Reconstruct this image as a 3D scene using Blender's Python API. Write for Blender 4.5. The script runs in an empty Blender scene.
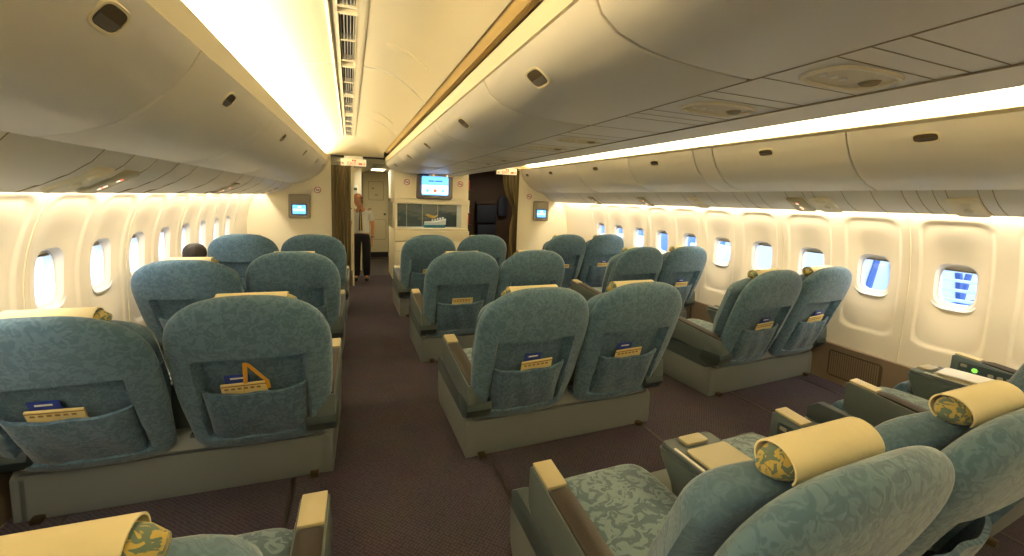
import bpy, bmesh, math, random
from mathutils import Vector, Matrix
random.seed(7)
S = bpy.context.scene
C = S.collection
PI = math.pi

# ------------------------------------------------------------------ materials
def lin(c):
    return tuple(((v/255)/12.92 if v/255 <= .04045 else ((v/255+.055)/1.055)**2.4) for v in c) + (1,)

MATS = {}
def mat(name, col, rough=.5, metal=0, emit=None, estr=0, spec=.5, bump=0, bscale=60, sheen=0):
    m = bpy.data.materials.new(name); m.use_nodes = True
    nt = m.node_tree; b = nt.nodes['Principled BSDF']
    b.inputs['Base Color'].default_value = lin(col)
    b.inputs['Roughness'].default_value = rough
    b.inputs['Metallic'].default_value = metal
    b.inputs['Specular IOR Level'].default_value = spec
    if sheen:
        b.inputs['Sheen Weight'].default_value = sheen
    if emit:
        b.inputs['Emission Color'].default_value = lin(emit)
        b.inputs['Emission Strength'].default_value = estr
    if bump:
        tc = nt.nodes.new('ShaderNodeTexCoord'); n = nt.nodes.new('ShaderNodeTexNoise')
        n.inputs['Scale'].default_value = bscale; n.inputs['Detail'].default_value = 3
        bp = nt.nodes.new('ShaderNodeBump'); bp.inputs['Strength'].default_value = bump; bp.inputs['Distance'].default_value = .01
        nt.links.new(tc.outputs['Object'], n.inputs['Vector'])
        nt.links.new(n.outputs['Fac'], bp.inputs['Height']); nt.links.new(bp.outputs['Normal'], b.inputs['Normal'])
    MATS[name] = m
    return m

def two_tone(name, ca, cb, scale, lo, hi, rough=.8, dist=1.6, stretch=(1, 1, 1), bump=.3, fold=.0, sheen=.3):
    """woven damask: leaf shaped blotches of a second thread colour"""
    m = mat(name, ca, rough, sheen=sheen, spec=.25)
    nt = m.node_tree; b = nt.nodes['Principled BSDF']; L = nt.links.new
    tc = nt.nodes.new('ShaderNodeTexCoord'); mp = nt.nodes.new('ShaderNodeMapping'); mp.inputs['Scale'].default_value = stretch
    L(tc.outputs['Object'], mp.inputs['Vector'])
    n0 = nt.nodes.new('ShaderNodeTexNoise'); n0.inputs['Scale'].default_value = scale*.55; n0.inputs['Detail'].default_value = 1
    L(mp.outputs['Vector'], n0.inputs['Vector'])
    mx = nt.nodes.new('ShaderNodeVectorMath'); mx.operation = 'SCALE'; mx.inputs['Scale'].default_value = dist/scale
    L(n0.outputs['Color'], mx.inputs[0])
    ad = nt.nodes.new('ShaderNodeVectorMath'); ad.operation = 'ADD'
    L(mp.outputs['Vector'], ad.inputs[0]); L(mx.outputs['Vector'], ad.inputs[1])
    n = nt.nodes.new('ShaderNodeTexNoise'); n.inputs['Scale'].default_value = scale; n.inputs['Detail'].default_value = 1.5; n.inputs['Distortion'].default_value = 1.2
    L(ad.outputs['Vector'], n.inputs['Vector'])
    cr = nt.nodes.new('ShaderNodeValToRGB'); cr.color_ramp.elements[0].position = lo; cr.color_ramp.elements[1].position = hi
    cr.color_ramp.elements[0].color = lin(ca); cr.color_ramp.elements[1].color = lin(cb)
    L(n.outputs['Fac'], cr.inputs['Fac']); L(cr.outputs['Color'], b.inputs['Base Color'])
    w = nt.nodes.new('ShaderNodeTexNoise'); w.inputs['Scale'].default_value = 9; w.inputs['Detail'].default_value = 3
    L(tc.outputs['Object'], w.inputs['Vector'])
    ms = nt.nodes.new('ShaderNodeMath'); ms.operation = 'MULTIPLY_ADD'; ms.inputs[1].default_value = .35
    L(n.outputs['Fac'], ms.inputs[0]); L(w.outputs['Fac'], ms.inputs[2])
    bp = nt.nodes.new('ShaderNodeBump'); bp.inputs['Strength'].default_value = bump; bp.inputs['Distance'].default_value = .03
    L(ms.outputs[0], bp.inputs['Height']); L(bp.outputs['Normal'], b.inputs['Normal'])
    return m

CREAM = mat('bin_cream', (228, 224, 212), .42, bump=.03, bscale=300)
CREAM2 = mat('vault_cream', (228, 219, 190), .5)
SIDE = mat('sidewall_white', (240, 230, 208), .5)
BULK = mat('bulkhead_cream', (236, 228, 200), .6, bump=.05, bscale=200)
GROOVE = mat('groove_brown', (158, 146, 116), .8)
RECESS = mat('latch_brown', (84, 72, 48), .6)
GASKET = mat('gasket_tan', (196, 170, 112), .7)
DARK = mat('dark_gap', (28, 27, 28), .8)
LATCH = mat('latch_grey', (104, 100, 94), .35)
ARMM = mat('arm_grey_green', (90, 101, 100), .45)
METAL = mat('seat_grey_green', (118, 124, 122), .45, bump=.02, bscale=200)
METAL_D = mat('shroud_grey_green', (72, 84, 86), .5)
SHELL = mat('dark_teal_shell', (52, 66, 66), .45)
UPAN = mat('unit_panel_beige', (210, 196, 150), .4)
TAN = mat('console_tan', (176, 168, 134), .38)
CAP = mat('cap_beige', (186, 174, 138), .3)
LEATHER = mat('brown_leather', (44, 37, 30), .5, bump=.1, bscale=150)
FABRIC = two_tone('teal_damask', (76, 105, 124), (91, 121, 139), 34, .46, .54, bump=.22)
FABRIC_IN = two_tone('teal_damask_dark', (70, 98, 118), (86, 115, 134), 34, .47, .53, bump=.4)
FABRIC_SEAT = two_tone('teal_seat_damask', (84, 106, 118), (120, 142, 150), 22, .47, .53, bump=.15)
FABRIC_PLAIN = two_tone('teal_plain', (80, 107, 126), (91, 119, 138), 40, .4, .6, bump=.3)
PILLOWF = two_tone('gold_teal_print', (92, 112, 100), (176, 156, 84), 42, .48, .52, bump=.1)
CLOTH = mat('cream_cloth', (226, 214, 172), .85, bump=.15, bscale=40)
WHITE = mat('white_plastic', (236, 234, 226), .4)
WINFRAME = mat('window_white', (232, 234, 236), .35)
DADO = mat('dado_brown', (130, 114, 92), .6)
SCREENBOX = mat('screen_housing', (150, 142, 124), .5)
TVBOX = mat('tv_housing', (104, 96, 88), .45)
CURT = mat('curtain_olive', (104, 92, 62), .85, bump=.2, bscale=80)
SKIN = mat('skin', (206, 150, 112), .55)
HAIR = mat('dark_hair', (34, 26, 22), .6, bump=.6, bscale=120)
SHIRT = mat('white_shirt', (222, 226, 226), .8)
TROUS = mat('black_trousers', (24, 24, 30), .8)
SHOE = mat('black_shoe', (16, 15, 16), .3)
TIE = mat('dark_tie', (40, 44, 52), .6)
YEL = mat('tie_yellow', (214, 186, 60), .6)
YSTRAP = mat('strap_orange', (222, 160, 44), .5)
PAPER = mat('booklet_cream', (222, 202, 140), .6)
PAPERB = mat('booklet_brown', (150, 112, 60), .6)
BLUE = mat('packet_blue', (40, 62, 150), .4)
RED = mat('sign_red', (190, 50, 40), .5)
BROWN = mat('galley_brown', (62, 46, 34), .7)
NAVY = mat('jumpseat_navy', (24, 34, 52), .7)
GOLD = mat('gold_paint', (206, 160, 40), .35, .3)
TEAL = mat('teal_base', (60, 130, 140), .4)
MIRR = mat('case_back', (84, 92, 84), .15, .4)
TRACK = mat('seat_track', (46, 38, 34), .5)
BRASS = mat('brass_fitting', (84, 72, 48), .35, .6)
DOORM = mat('door_cream', (206, 198, 168), .5)
VGREY = mat('vestibule_grey', (150, 146, 130), .5)
TITAN = mat('grille_steel', (196, 196, 190), .35, .2)
LAMP = mat('lamp_glow', (255, 244, 214), .5, emit=(255, 240, 205), estr=6)
SCR = mat('screen_blue', (80, 140, 220), .3, emit=(96, 168, 246), estr=1.3)
SCRW = mat('screen_white', (230, 240, 250), .3, emit=(226, 240, 255), estr=1.4)
SCRD = mat('screen_deep_blue', (30, 70, 170), .3, emit=(40, 90, 200), estr=1.0)
SIGNW = mat('sign_lit_white', (240, 225, 200), .4, emit=(255, 228, 190), estr=.9)
REDL = mat('sign_lit_red', (230, 70, 50), .4, emit=(255, 90, 60), estr=1.3)
GRNL = mat('button_green', (110, 230, 60), .4, emit=(110, 240, 60), estr=1.4)

def glass_mat():
    m = bpy.data.materials.new('window_glass'); m.use_nodes = True; nt = m.node_tree
    for n in list(nt.nodes): nt.nodes.remove(n)
    o = nt.nodes.new('ShaderNodeOutputMaterial'); mx = nt.nodes.new('ShaderNodeMixShader'); mx.inputs[0].default_value = .06
    t = nt.nodes.new('ShaderNodeBsdfTransparent'); t.inputs['Color'].default_value = (.93, .96, 1, 1)
    g = nt.nodes.new('ShaderNodeBsdfGlossy'); g.inputs['Roughness'].default_value = .03
    nt.links.new(t.outputs[0], mx.inputs[1]); nt.links.new(g.outputs[0], mx.inputs[2]); nt.links.new(mx.outputs[0], o.inputs[0])
    return m
GLASS = glass_mat()

def carpet_mat():
    m = mat('carpet_purple_brown', (70, 58, 62), .95, spec=.1); nt = m.node_tree; L = nt.links.new
    b = nt.nodes['Principled BSDF']
    tc = nt.nodes.new('ShaderNodeTexCoord')
    mp = nt.nodes.new('ShaderNodeMapping'); mp.inputs['Rotation'].default_value = (0, 0, PI/4)
    L(tc.outputs['Object'], mp.inputs['Vector'])
    ck = nt.nodes.new('ShaderNodeTexVoronoi'); ck.inputs['Scale'].default_value = 60; ck.inputs['Randomness'].default_value = .25
    L(mp.outputs['Vector'], ck.inputs['Vector'])
    n = nt.nodes.new('ShaderNodeTexNoise'); n.inputs['Scale'].default_value = 5; n.inputs['Detail'].default_value = 4
    L(tc.outputs['Object'], n.inputs['Vector'])
    cr = nt.nodes.new('ShaderNodeValToRGB'); cr.color_ramp.elements[0].position = .2; cr.color_ramp.elements[1].position = .75
    cr.color_ramp.elements[0].color = lin((90, 82, 90)); cr.color_ramp.elements[1].color = lin((60, 55, 62))
    L(ck.outputs['Distance'], cr.inputs['Fac'])
    mx = nt.nodes.new('ShaderNodeMix'); mx.data_type = 'RGBA'; mx.blend_type = 'MULTIPLY'; mx.inputs['Factor'].default_value = .35
    L(cr.outputs['Color'], mx.inputs['A']); L(n.outputs['Color'], mx.inputs['B'])
    L(mx.outputs['Result'], b.inputs['Base Color'])
    bp = nt.nodes.new('ShaderNodeBump'); bp.inputs['Strength'].default_value = .5; bp.inputs['Distance'].default_value = .004
    L(ck.outputs['Distance'], bp.inputs['Height']); L(bp.outputs['Normal'], b.inputs['Normal'])
    return m
CARPET = carpet_mat()

# ------------------------------------------------------------------ mesh helpers
class MB:
    def __init__(s): s.v = []; s.f = []; s.m = []; s.mats = []
    def mi(s, m):
        if m is None: return 0
        if m not in s.mats: s.mats.append(m)
        return s.mats.index(m)
    def add(s, v, f, m=None):
        o = len(s.v); s.v += [tuple(p) for p in v]; k = s.mi(m)
        for q in f: s.f.append([o+i for i in q]); s.m.append(k)
        return s
    def box(s, x0, x1, y0, y1, z0, z1, m=None):
        v = [(x, y, z) for x in (x0, x1) for y in (y0, y1) for z in (z0, z1)]
        return s.add(v, [(0, 1, 3, 2), (4, 6, 7, 5), (0, 4, 5, 1), (2, 3, 7, 6), (0, 2, 6, 4), (1, 5, 7, 3)], m)
    def prism(s, poly, axis, a, b, m=None):
        """poly: 2D points in the other two axes (cyclic order), extruded along axis from a to b"""
        def P(u, w, t):
            return {'x': (t, u, w), 'y': (u, t, w), 'z': (u, w, t)}[axis]
        n = len(poly)
        v = [P(u, w, a) for u, w in poly]+[P(u, w, b) for u, w in poly]
        f = [list(range(n))[::-1], list(range(n, 2*n))]+[(i, (i+1) % n, n+(i+1) % n, n+i) for i in range(n)]
        return s.add(v, f, m)
    def loft(s, rings, m=None, caps=True, closed=True):
        n = len(rings[0]); v = [p for r in rings for p in r]; f = []
        for k in range(len(rings)-1):
            for i in range(n if closed else n-1):
                j = (i+1) % n
                f.append((k*n+i, k*n+j, (k+1)*n+j, (k+1)*n+i))
        if caps:
            f.append(list(range(n))[::-1]); f.append([(len(rings)-1)*n+i for i in range(n)])
        return s.add(v, f, m)
    def cyl(s, p0, p1, r0, r1=None, n=16, m=None):
        if r1 is None: r1 = r0
        p0 = Vector(p0); p1 = Vector(p1); d = (p1-p0).normalized()
        a = d.orthogonal().normalized(); b = d.cross(a)
        R = [[tuple(p+(a*math.cos(2*PI*i/n)+b*math.sin(2*PI*i/n))*r) for i in range(n)] for p, r in ((p0, r0), (p1, r1))]
        return s.loft(R, m)
    def tube(s, pts, r, n=8, m=None):
        pts = [Vector(p) for p in pts]; R = []
        a = None
        for i, p in enumerate(pts):
            d = (pts[min(i+1, len(pts)-1)]-pts[max(i-1, 0)]).normalized()
            a = d.orthogonal().normalized() if a is None else (a-d*a.dot(d)).normalized()
            b = d.cross(a)
            rr = r[i] if isinstance(r, (list, tuple)) else r
            R.append([tuple(p+(a*math.cos(2*PI*k/n)+b*math.sin(2*PI*k/n))*rr) for k in range(n)])
        return s.loft(R, m)
    def build(s, name, material=None, parent=None, smooth=35, bevel=0, seg=2, loc=None):
        me = bpy.data.meshes.new(name); me.from_pydata(s.v, [], s.f)
        if material is not None and not s.mats: s.mats = [material]
        for m in s.mats: me.materials.append(m)
        for p, k in zip(me.polygons, s.m): p.material_index = k
        bm = bmesh.new(); bm.from_mesh(me); bmesh.ops.recalc_face_normals(bm, faces=bm.faces)
        if bevel:
            es = [e for e in bm.edges if len(e.link_faces) == 2 and e.calc_face_angle(0) > math.radians(30)]
            bmesh.ops.bevel(bm, geom=es, offset=bevel, segments=seg, profile=.6, affect='EDGES', clamp_overlap=True)
        for f in bm.faces: f.smooth = smooth > 0
        if smooth:
            for e in bm.edges:
                if len(e.link_faces) == 2: e.smooth = e.calc_face_angle(0) < math.radians(smooth)
        bm.to_mesh(me); bm.free()
        o = bpy.data.objects.new(name, me); C.objects.link(o)
        if parent is not None: o.parent = parent
        if loc is not None: o.location = loc
        return o

def tag(o, label=None, cat=None, group=None, kind=None):
    if label: o['label'] = label
    if cat: o['category'] = cat
    if group: o['group'] = group
    if kind: o['kind'] = kind
    return o
def struct(o): o['kind'] = 'structure'; return o
def empty(name, loc=(0, 0, 0), rz=0):
    o = bpy.data.objects.new(name, None); C.objects.link(o); o.location = loc; o.rotation_euler = (0, 0, rz); o.empty_display_size = .1
    return o
def copy_tree(o, parent=None):
    c = o.copy(); C.objects.link(c); c.parent = parent
    for ch in [q for q in bpy.data.objects if q.parent == o and q != c]: copy_tree(ch, c)
    return c
def lerp(a, b, t): return a+(b-a)*t
def rrect(w, h, r, n=6, cx=0, cy=0):
    pts = []
    for q, (sx, sy) in enumerate(((1, 1), (-1, 1), (-1, -1), (1, -1))):
        for i in range(n+1):
            t = PI/2*(q+i/n)
            pts.append((cx+sx*(w/2-r)+r*math.cos(t), cy+sy*(h/2-r)+r*math.sin(t)))
    return pts

# ------------------------------------------------------------------ cabin cross-section (tapers towards the nose)
YN, YF = 1.5, 8.0
YB = -2.6                       # rear end of what is built
def tf(Y): return min(1, max(0, (Y-YN)/(YF-YN)))
def prof(near, far, Y):
    t = tf(Y); return [(lerp(a[0], b[0], t), Y, lerp(a[1], b[1], t)) for a, b in zip(near, far)]
def ys(y0, y1):
    k = [y0]+[y for y in (1.5,) if y0 < y < y1]+[y1]; return k
def sweep(near, far, y0, y1, mb=None, m=None, caps=True, closed=True):
    mb = mb or MB(); return mb.loft([prof(near, far, y) for y in ys(y0, y1)], m, caps, closed)

FIX = 'fixed to the cabin shell'
# floor -----------------------------------------------------------------
f = MB().box(-3.0, 3.12, YB, 8.9, -.06, 0); struct(f.build('floor', CARPET))
VF = mat('vestibule_floor', (58, 52, 52), .7, bump=.2)
struct(MB().box(-1.9, 3.12, 8.9, 12.0, -.06, 0).build('floor', VF))
nt_ = 0
for x in (-1.61, -2.62, -.49, .70, 1.82, 2.75):
    nt_ += 1
    mb = MB(); mb.box(x-.011, x+.011, YB, 7.9, 0, .003, TRACK); struct(mb.build('trim_%d' % nt_, TRACK))

# sidewalls ---------------------------------------------------------------
def XL(z): return -2.87+.45*max(0, z-1.02)**2+.03*max(0, .8-z)**2
def XR(z): return 3.0-.36*max(0, z-1.0)**2-.06*max(0, .9-z)**2
def sst(a, b, x):
    t = min(1, max(0, (x-a)/(b-a))); return t*t*(3-2*t)
def supr(t, a, b, n):
    c, s_ = math.cos(t), math.sin(t)
    return (a*math.copysign(abs(c)**(2/n), c), b*math.copysign(abs(s_)**(2/n), s_))
def side_wall(name, XF, sgn, w0, pitch, i0, i1, zc, ztop, zbase):
    """one continuous moulded lining; each cell has a scooped bay round its window opening"""
    mb = MB(); N = 88; a, b = .128, .172
    zlo, zhi = zbase, ztop
    def depth(y, z):
        # rounded bay, halfwidth .215, from .56 to 1.57
        hx, hz, r, cz = .213, .50, .10, 1.065
        qx, qz = abs(y)-(hx-r), abs(z-cz)-(hz-r)
        sd = math.hypot(max(qx, 0), max(qz, 0))+min(max(qx, qz), 0)-r
        e = sst(.010, -.020, sd)
        rr = (abs(y/.19)**3+abs((z-zc)/(.40 if z > zc else .42))**3)**(1/3)
        return 0.012*e+.030*e*sst(1.15, .35, rr)
    ts = [0, .03, .07, .12, .18, .24, .3]+[.33+.0268*q for q in range(25)]+[1]
    for i in range(i0, i1):
        yc = w0+i*pitch
        rings = []
        hw = pitch/2
        for t in ts:
            ring = []
            for k in range(N):
                th = 2*PI*k/N
                wy, wz = supr(th, a, b, 3.6)
                c, s_ = math.cos(th), math.sin(th)
                up = (zhi-zc) if s_ >= 0 else (zc-zlo)
                # square mapping to the cell rectangle
                mlt = 1/max(abs(c), abs(s_))
                ry, rz = c*mlt*hw, s_*mlt*up
                y, z = lerp(wy, ry, t), zc+lerp(wz, rz, t)
                ring.append((XF(z)+sgn*depth(y, z), yc+y, z))
            rings.append(ring)
        # reveal through the wall
        tun = []
        for dx in (.05, .0):
            tun.append([(XF(zc)+sgn*(.060+dx), yc+supr(2*PI*k/N, a*.9, b*.9, 3.6)[0], zc+supr(2*PI*k/N, a*.9, b*.9, 3.6)[1]) for k in range(N)])
        mb.loft(tun+rings, None, caps=False)
    return mb
NL0, NL1, NR0, NR1 = -10, 8, -8, 10
LW0, LP, RW0, RP = 3.175, .540, 1.757, .552
ZT_L, ZT_R = 1.64, 1.68
mbl = side_wall('l', XL, -1, LW0, LP, NL0, NL1, 1.092, ZT_L, .37)
mbr = side_wall('r', XR, 1, RW0, RP, NR0, NR1, 1.076, ZT_R, .37)
def plain(mb, XF, y0, y1, z0, z1, n=14):
    R = [[(XF(lerp(z0, z1, k/n)), y, lerp(z0, z1, k/n)) for k in range(n+1)] for y in (y0, y1)]
    mb.loft(R, None, caps=False, closed=False)
plain(mbl, XL, LW0+(NL1-.5)*LP, 8.0, .37, ZT_L); plain(mbr, XR, RW0+(NR1-.5)*RP, 8.0, .37, ZT_R)
struct(mbl.build('wall_left', SIDE)); struct(mbr.build('wall_right', SIDE))
# outer skin so that nothing leaks
def skin(name, XF, sgn, w0, pitch, i0, i1, zc):
    mb = MB(); x0 = XF(zc)+sgn*.112; x1 = x0+sgn*.01; a, b = min(x0, x1), max(x0, x1)
    ya = w0+i0*pitch-pitch/2
    mb.box(a, b, YB, 8.05, -.06, zc-.2); mb.box(a, b, YB, 8.05, zc+.2, 2.75)
    y = YB
    for i in range(i0, i1):
        yc = w0+i*pitch; 
        if yc-.15 > y: mb.box(a, b, y, yc-.15, zc-.2, zc+.2)
        y = yc+.15
    mb.box(a, b, y, 8.05, zc-.2, zc+.2)
    return mb.build(name, SIDE, smooth=0)
struct(skin('wall_left_outer', XL, -1, LW0, LP, NL0, NL1, 1.092)); struct(skin('wall_right_outer', XR, 1, RW0, RP, NR0, NR1, 1.076))
# dado kick panels
for XF, sg in ((XL, -1), (XR, 1)):
    mb = MB(); xi = XF(.37)-sg*.012; xo = xi+sg*.10
    mb.prism([(xi, 0), (xo, 0), (xo, .375), (xi+sg*.02, .375), (xi, .36)], 'y', YB, 8.0, DADO)
    nt_ += 1; struct(mb.build('trim_%d' % nt_, DADO, smooth=0))
    y = 2.12-.552*2*4
    while y < 7.6:
        if sg > 0 or y > 0:
            nt_ += 1
            g = MB(); R = rrect(.44, .255, .03, 5, y+.215, .185)
            g.prism(R, 'x', xi-sg*.006, xi+sg*.004, RECESS)
            for k in range(22): g.box(xi-sg*.009, xi-sg*.004, y+.02+k*.0185, y+.031+k*.0185, .075, .295, DADO)
            struct(g.build('trim_%d' % nt_, DADO, smooth=0))
        y += 1.104
# panel seams (thin moulded ribs)
for XF, sg, w0, p, i0, i1, zt in ((XL, -1, LW0, LP, NL0, NL1, ZT_L), (XR, 1, RW0, RP, NR0, NR1, ZT_R)):
    for i in range(i0, i1+1):
        if (i % 2) == (1 if sg > 0 else 0):
            y = w0+(i-.5)*p; mb = MB()
            R = []
            for k in range(16):
                z = lerp(.375, zt-.01, k/15); x = XF(z)
                R.append([(x+sg*.01, y-.007, z), (x-sg*.004, y-.004, z), (x-sg*.004, y+.004, z), (x+sg*.01, y+.007, z)])
            nt_ += 1; struct(mb.loft(R).build('trim_%d' % nt_, CREAM2))
# windows -------------------------------------------------------------------
nw = 0
def window(XF, sg, yc, zc, shade):
    global nw; nw += 1
    x = XF(zc)+sg*.050; N = 48
    def ring(a, b, dx): return [(x+sg*dx, yc+supr(2*PI*k/N, a, b, 3.6)[0], zc+supr(2*PI*k/N, a, b, 3.6)[1]) for k in range(N)]
    fr = MB().loft([ring(.158, .204, .006), ring(.155, .200, -.014), ring(.148, .192, -.020), ring(.138, .181, -.016), ring(.124, .165, .002), ring(.120, .160, .012), ring(.108, .149, .012), ring(.105, .145, .05), ring(.136, .180, .05), ring(.136, .180, .006)], None, caps=False)
    w = struct(fr.build('window_%d' % nw, WINFRAME, smooth=50))
    g = MB().loft([ring(.108, .149, .040), ring(.108, .149, .044)]).build('glass_pane', GLASS, w)
    if shade > 0:
        s_ = MB(); zt = zc+.15; zb = zt-shade
        s_.box(min(x+sg*.026, x+sg*.032), max(x+sg*.026, x+sg*.032), yc-.104, yc+.104, zb, zt, CREAM)
        s_.box(min(x+sg*.018, x+sg*.034), max(x+sg*.018, x+sg*.034), yc-.09, yc+.09, zb-.008, zb+.004, GROOVE)
        s_.build('window_shade', CREAM, w)
for i in range(NL0, NL1): window(XL, -1, LW0+i*LP, 1.092, .022)
for i in range(NR0, NR1): window(XR, 1, RW0+i*RP, 1.076, [.03, .022, .026, .02][i % 4])

# overhead bins ---------------------------------------------------------------
LBn = [(-1.832, 2.145), (-1.875, 2.065), (-1.94, 1.985), (-2.02, 1.912), (-2.11, 1.853), (-2.21, 1.812), (-2.32, 1.787)]
LBf = [(-1.645, 2.165), (-1.685, 2.07), (-1.75, 1.98), (-1.84, 1.90), (-1.94, 1.838), (-2.05, 1.792), (-2.17, 1.766)]
RBn = [(2.06, 2.19), (2.085, 2.12), (2.13, 2.03), (2.19, 1.95), (2.27, 1.88), (2.37, 1.825), (2.49, 1.79)]
RBf = [(1.90, 2.20), (1.925, 2.12), (1.97, 2.03), (2.04, 1.94), (2.13, 1.865), (2.26, 1.805), (2.40, 1.772)]
LBbk = [(-2.36, 1.83), (-2.45, 2.3), (-1.95, 2.16)]; RBbk = [(2.53, 1.83), (2.6, 2.3), (2.14, 2.20)]
CBn = [(-.700, 2.185), (-.672, 2.13), (-.62, 2.09), (-.54, 2.062), (-.43, 2.044), (-.28, 2.034), (-.112, 2.030)]
CBbk = [(-.112, 2.09), (-.3, 2.28), (-.60, 2.26)]
def mir(L): return [(.26-x, z) for x, z in L]
def binbody(near, bk_n, far, bk_f, y0, y1):
    g = .0055; mb = MB(); Y0, Y1 = y0+g, y1-g
    n = near+bk_n; f_ = far+bk_f
    yy = [Y0, Y0+.006]+[y for y in (1.5,) if Y0+.01 < y < Y1-.01]+[Y1-.006, Y1]
    R = []
    for k, y in enumerate(yy):
        pr = prof(n, f_, y)
        if k in (0, len(yy)-1):
            cx = sum(p[0] for p in pr)/len(pr); cz = sum(p[2] for p in pr)/len(pr)
            q = []
            for p in pr:
                d = Vector((cx-p[0], cz-p[2])).normalized()*.006; q.append((p[0]+d.x, y, p[2]+d.y))
            pr = q
        R.append(pr)
    return mb.loft(R)
def latch(parent, near, far, u, y, w=.115, h=.055):
    """recessed paddle latch, u = index position along the curved face"""
    def at(uu):
        k = int(uu); t = uu-k; pr = prof(near, far, y); a, b = Vector(pr[k]), Vector(pr[k+1]); return a.lerp(b, t), (b-a).normalized()
    p, t = at(u); nrm = Vector((-t.z, 0, t.x))
    if nrm.z > 0: nrm = -nrm
    def P(a, b, c): return tuple(p+Vector((0, 1, 0))*a+t*b+nrm*c)
    n = 28
    def ring(a, b, c): return [P(supr(2*PI*k/n, a, b, 3.5)[0], supr(2*PI*k/n, a, b, 3.5)[1], c) for k in range(n)]
    fr = MB().loft([ring(w/2+.012, h/2+.012, -.002), ring(w/2+.009, h/2+.009, .004), ring(w/2+.001, h/2+.001, .004), ring(w/2, h/2, -.001)], CREAM2, caps=False)
    o = fr.build('latch', CREAM2, parent)
    i_ = MB(); i_.loft([ring(w/2+.001, h/2+.001, .0005), ring(w/2+.001, h/2+.001, .0015)], RECESS)
    i_.build('latch_recess', RECESS, o)
    pd = MB()
    V = [P(-w/2+.004, .002, .006), P(w/2-.004, .002, .006), P(w/2-.016, h/2-.003, .002), P(-w/2+.016, h/2-.003, .002),
         P(-w/2+.004, .002, .002), P(w/2-.004, .002, .002), P(w/2-.016, h/2-.003, .0012), P(-w/2+.016, h/2-.003, .0012)]
    pd.add(V, [(0, 1, 2, 3), (4, 7, 6, 5), (0, 4, 5, 1), (1, 5, 6, 2), (2, 6, 7, 3), (3, 7, 4, 0)], LATCH)
    pd.build('latch_paddle', LATCH, o)
def bins(side, near, far, bkn, bkf, spans, u, grp, texts, w=.115, h=.055):
    for (y0, y1, yh), tx in zip(spans, texts):
        t = empty('overhead_bin', (0, 0, 0)); t.location = (prof(near, far, (y0+y1)/2)[3][0], (y0+y1)/2, prof(near, far, (y0+y1)/2)[3][2])
        body = binbody(near, bkn, far, bkf, y0, y1).build('bin_door', CREAM, t); body.location = -t.location
        if yh is not None:
            h0 = len(bpy.data.objects)
            latch(t, near, far, u, yh, w, h)
            for o in [q for q in bpy.data.objects if q.parent == t and q.name.startswith('latch') ]: o.location = -t.location
        tag(t, tx, 'overhead bin', grp if tx.startswith('Z') else None)
ordn = ['nearest', 'second', 'third', 'fourth', 'fifth', 'sixth', 'seventh']
def bl(side, k, extra=''): return 'closed cream overhead bin, %s along the %s%s' % (['largest and nearest', 'second from the camera', 'third from the camera', 'fourth from the camera', 'fifth from the camera', 'farthest, by the bulkhead'][k], side, extra)
bins('l', LBn, LBf, LBbk, LBbk, [(.82, 2.0, 1.47), (2.0, 3.24, 2.51), (3.42, 4.62, 3.99), (4.62, 5.88, 5.35), (5.88, 7.0, 6.6), (7.0, 8.0, 7.65)], 1.05, 'g',
     [bl('left window side', k) for k in range(6)], .118, .068)
bins('r', RBn, RBf, RBbk, RBbk, [(.95, 2.07, 1.62), (2.07, 3.27, 2.71), (3.52, 4.60, 4.12), (4.60, 5.88, 5.36), (5.88, 7.2, 6.76), (7.2, 8.0, 7.75)], 1.2, 'g',
     [bl('right window side', k) for k in range(6)], .125, .05)
bins('c', CBn, CBn, CBbk, CBbk, [(.2, 1.04, None), (1.04, 2.02, 1.55), (2.02, 3.24, 2.68), (3.4, 4.7, 4.04), (4.7, 6.0, 5.3), (6.0, 8.0, 6.95)], 1.9, 'g',
     ['closed cream centre overhead bin cut by the top edge of the view', 'closed cream centre overhead bin with the largest latch, beside the bright ceiling', 'closed cream centre overhead bin, second latch from the top edge', 'closed cream centre overhead bin, third latch from the top edge', 'closed cream centre overhead bin, fourth latch from the top edge', 'closed cream centre overhead bin nearest the wall screen and display case'], .11, .07)
# rest of the bin rows (behind the camera and the narrow fillers) are trim
def trim(mb, m, smooth=35):
    global nt_; nt_ += 1; return struct(mb.build('trim_%d' % nt_, m, smooth=smooth))
trim(binbody(LBn, LBbk, LBf, LBbk, YB, .82), CREAM); trim(binbody(LBn, LBbk, LBf, LBbk, 3.24, 3.42), CREAM)
trim(binbody(RBn, RBbk, RBf, RBbk, YB, .95), CREAM); trim(binbody(RBn, RBbk, RBf, RBbk, 3.27, 3.52), CREAM)
trim(binbody(CBn, CBbk, CBn, CBbk, YB, .2), CREAM); trim(binbody(CBn, CBbk, CBn, CBbk, 3.24, 3.40), CREAM)
trim(binbody(mir(CBn), mir(CBbk), mir(CBn), mir(CBbk), YB, 8.0), CREAM)
# backing behind the gaps
def shift(L, dx, dz): return [(x+dx, z+dz) for x, z in L]
trim(sweep(shift(LBn, -.016, .016), shift(LBf, -.016, .016), YB, 8.0, closed=False, caps=False), GASKET)
trim(sweep(shift(RBn, .03, .03), shift(RBf, .03, .03), YB, 8.0, closed=False, caps=False), GROOVE)
trim(sweep(shift(CBn, .016, .016), shift(CBn, .016, .016), YB, 8.0, closed=False, caps=False), GASKET)
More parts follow.
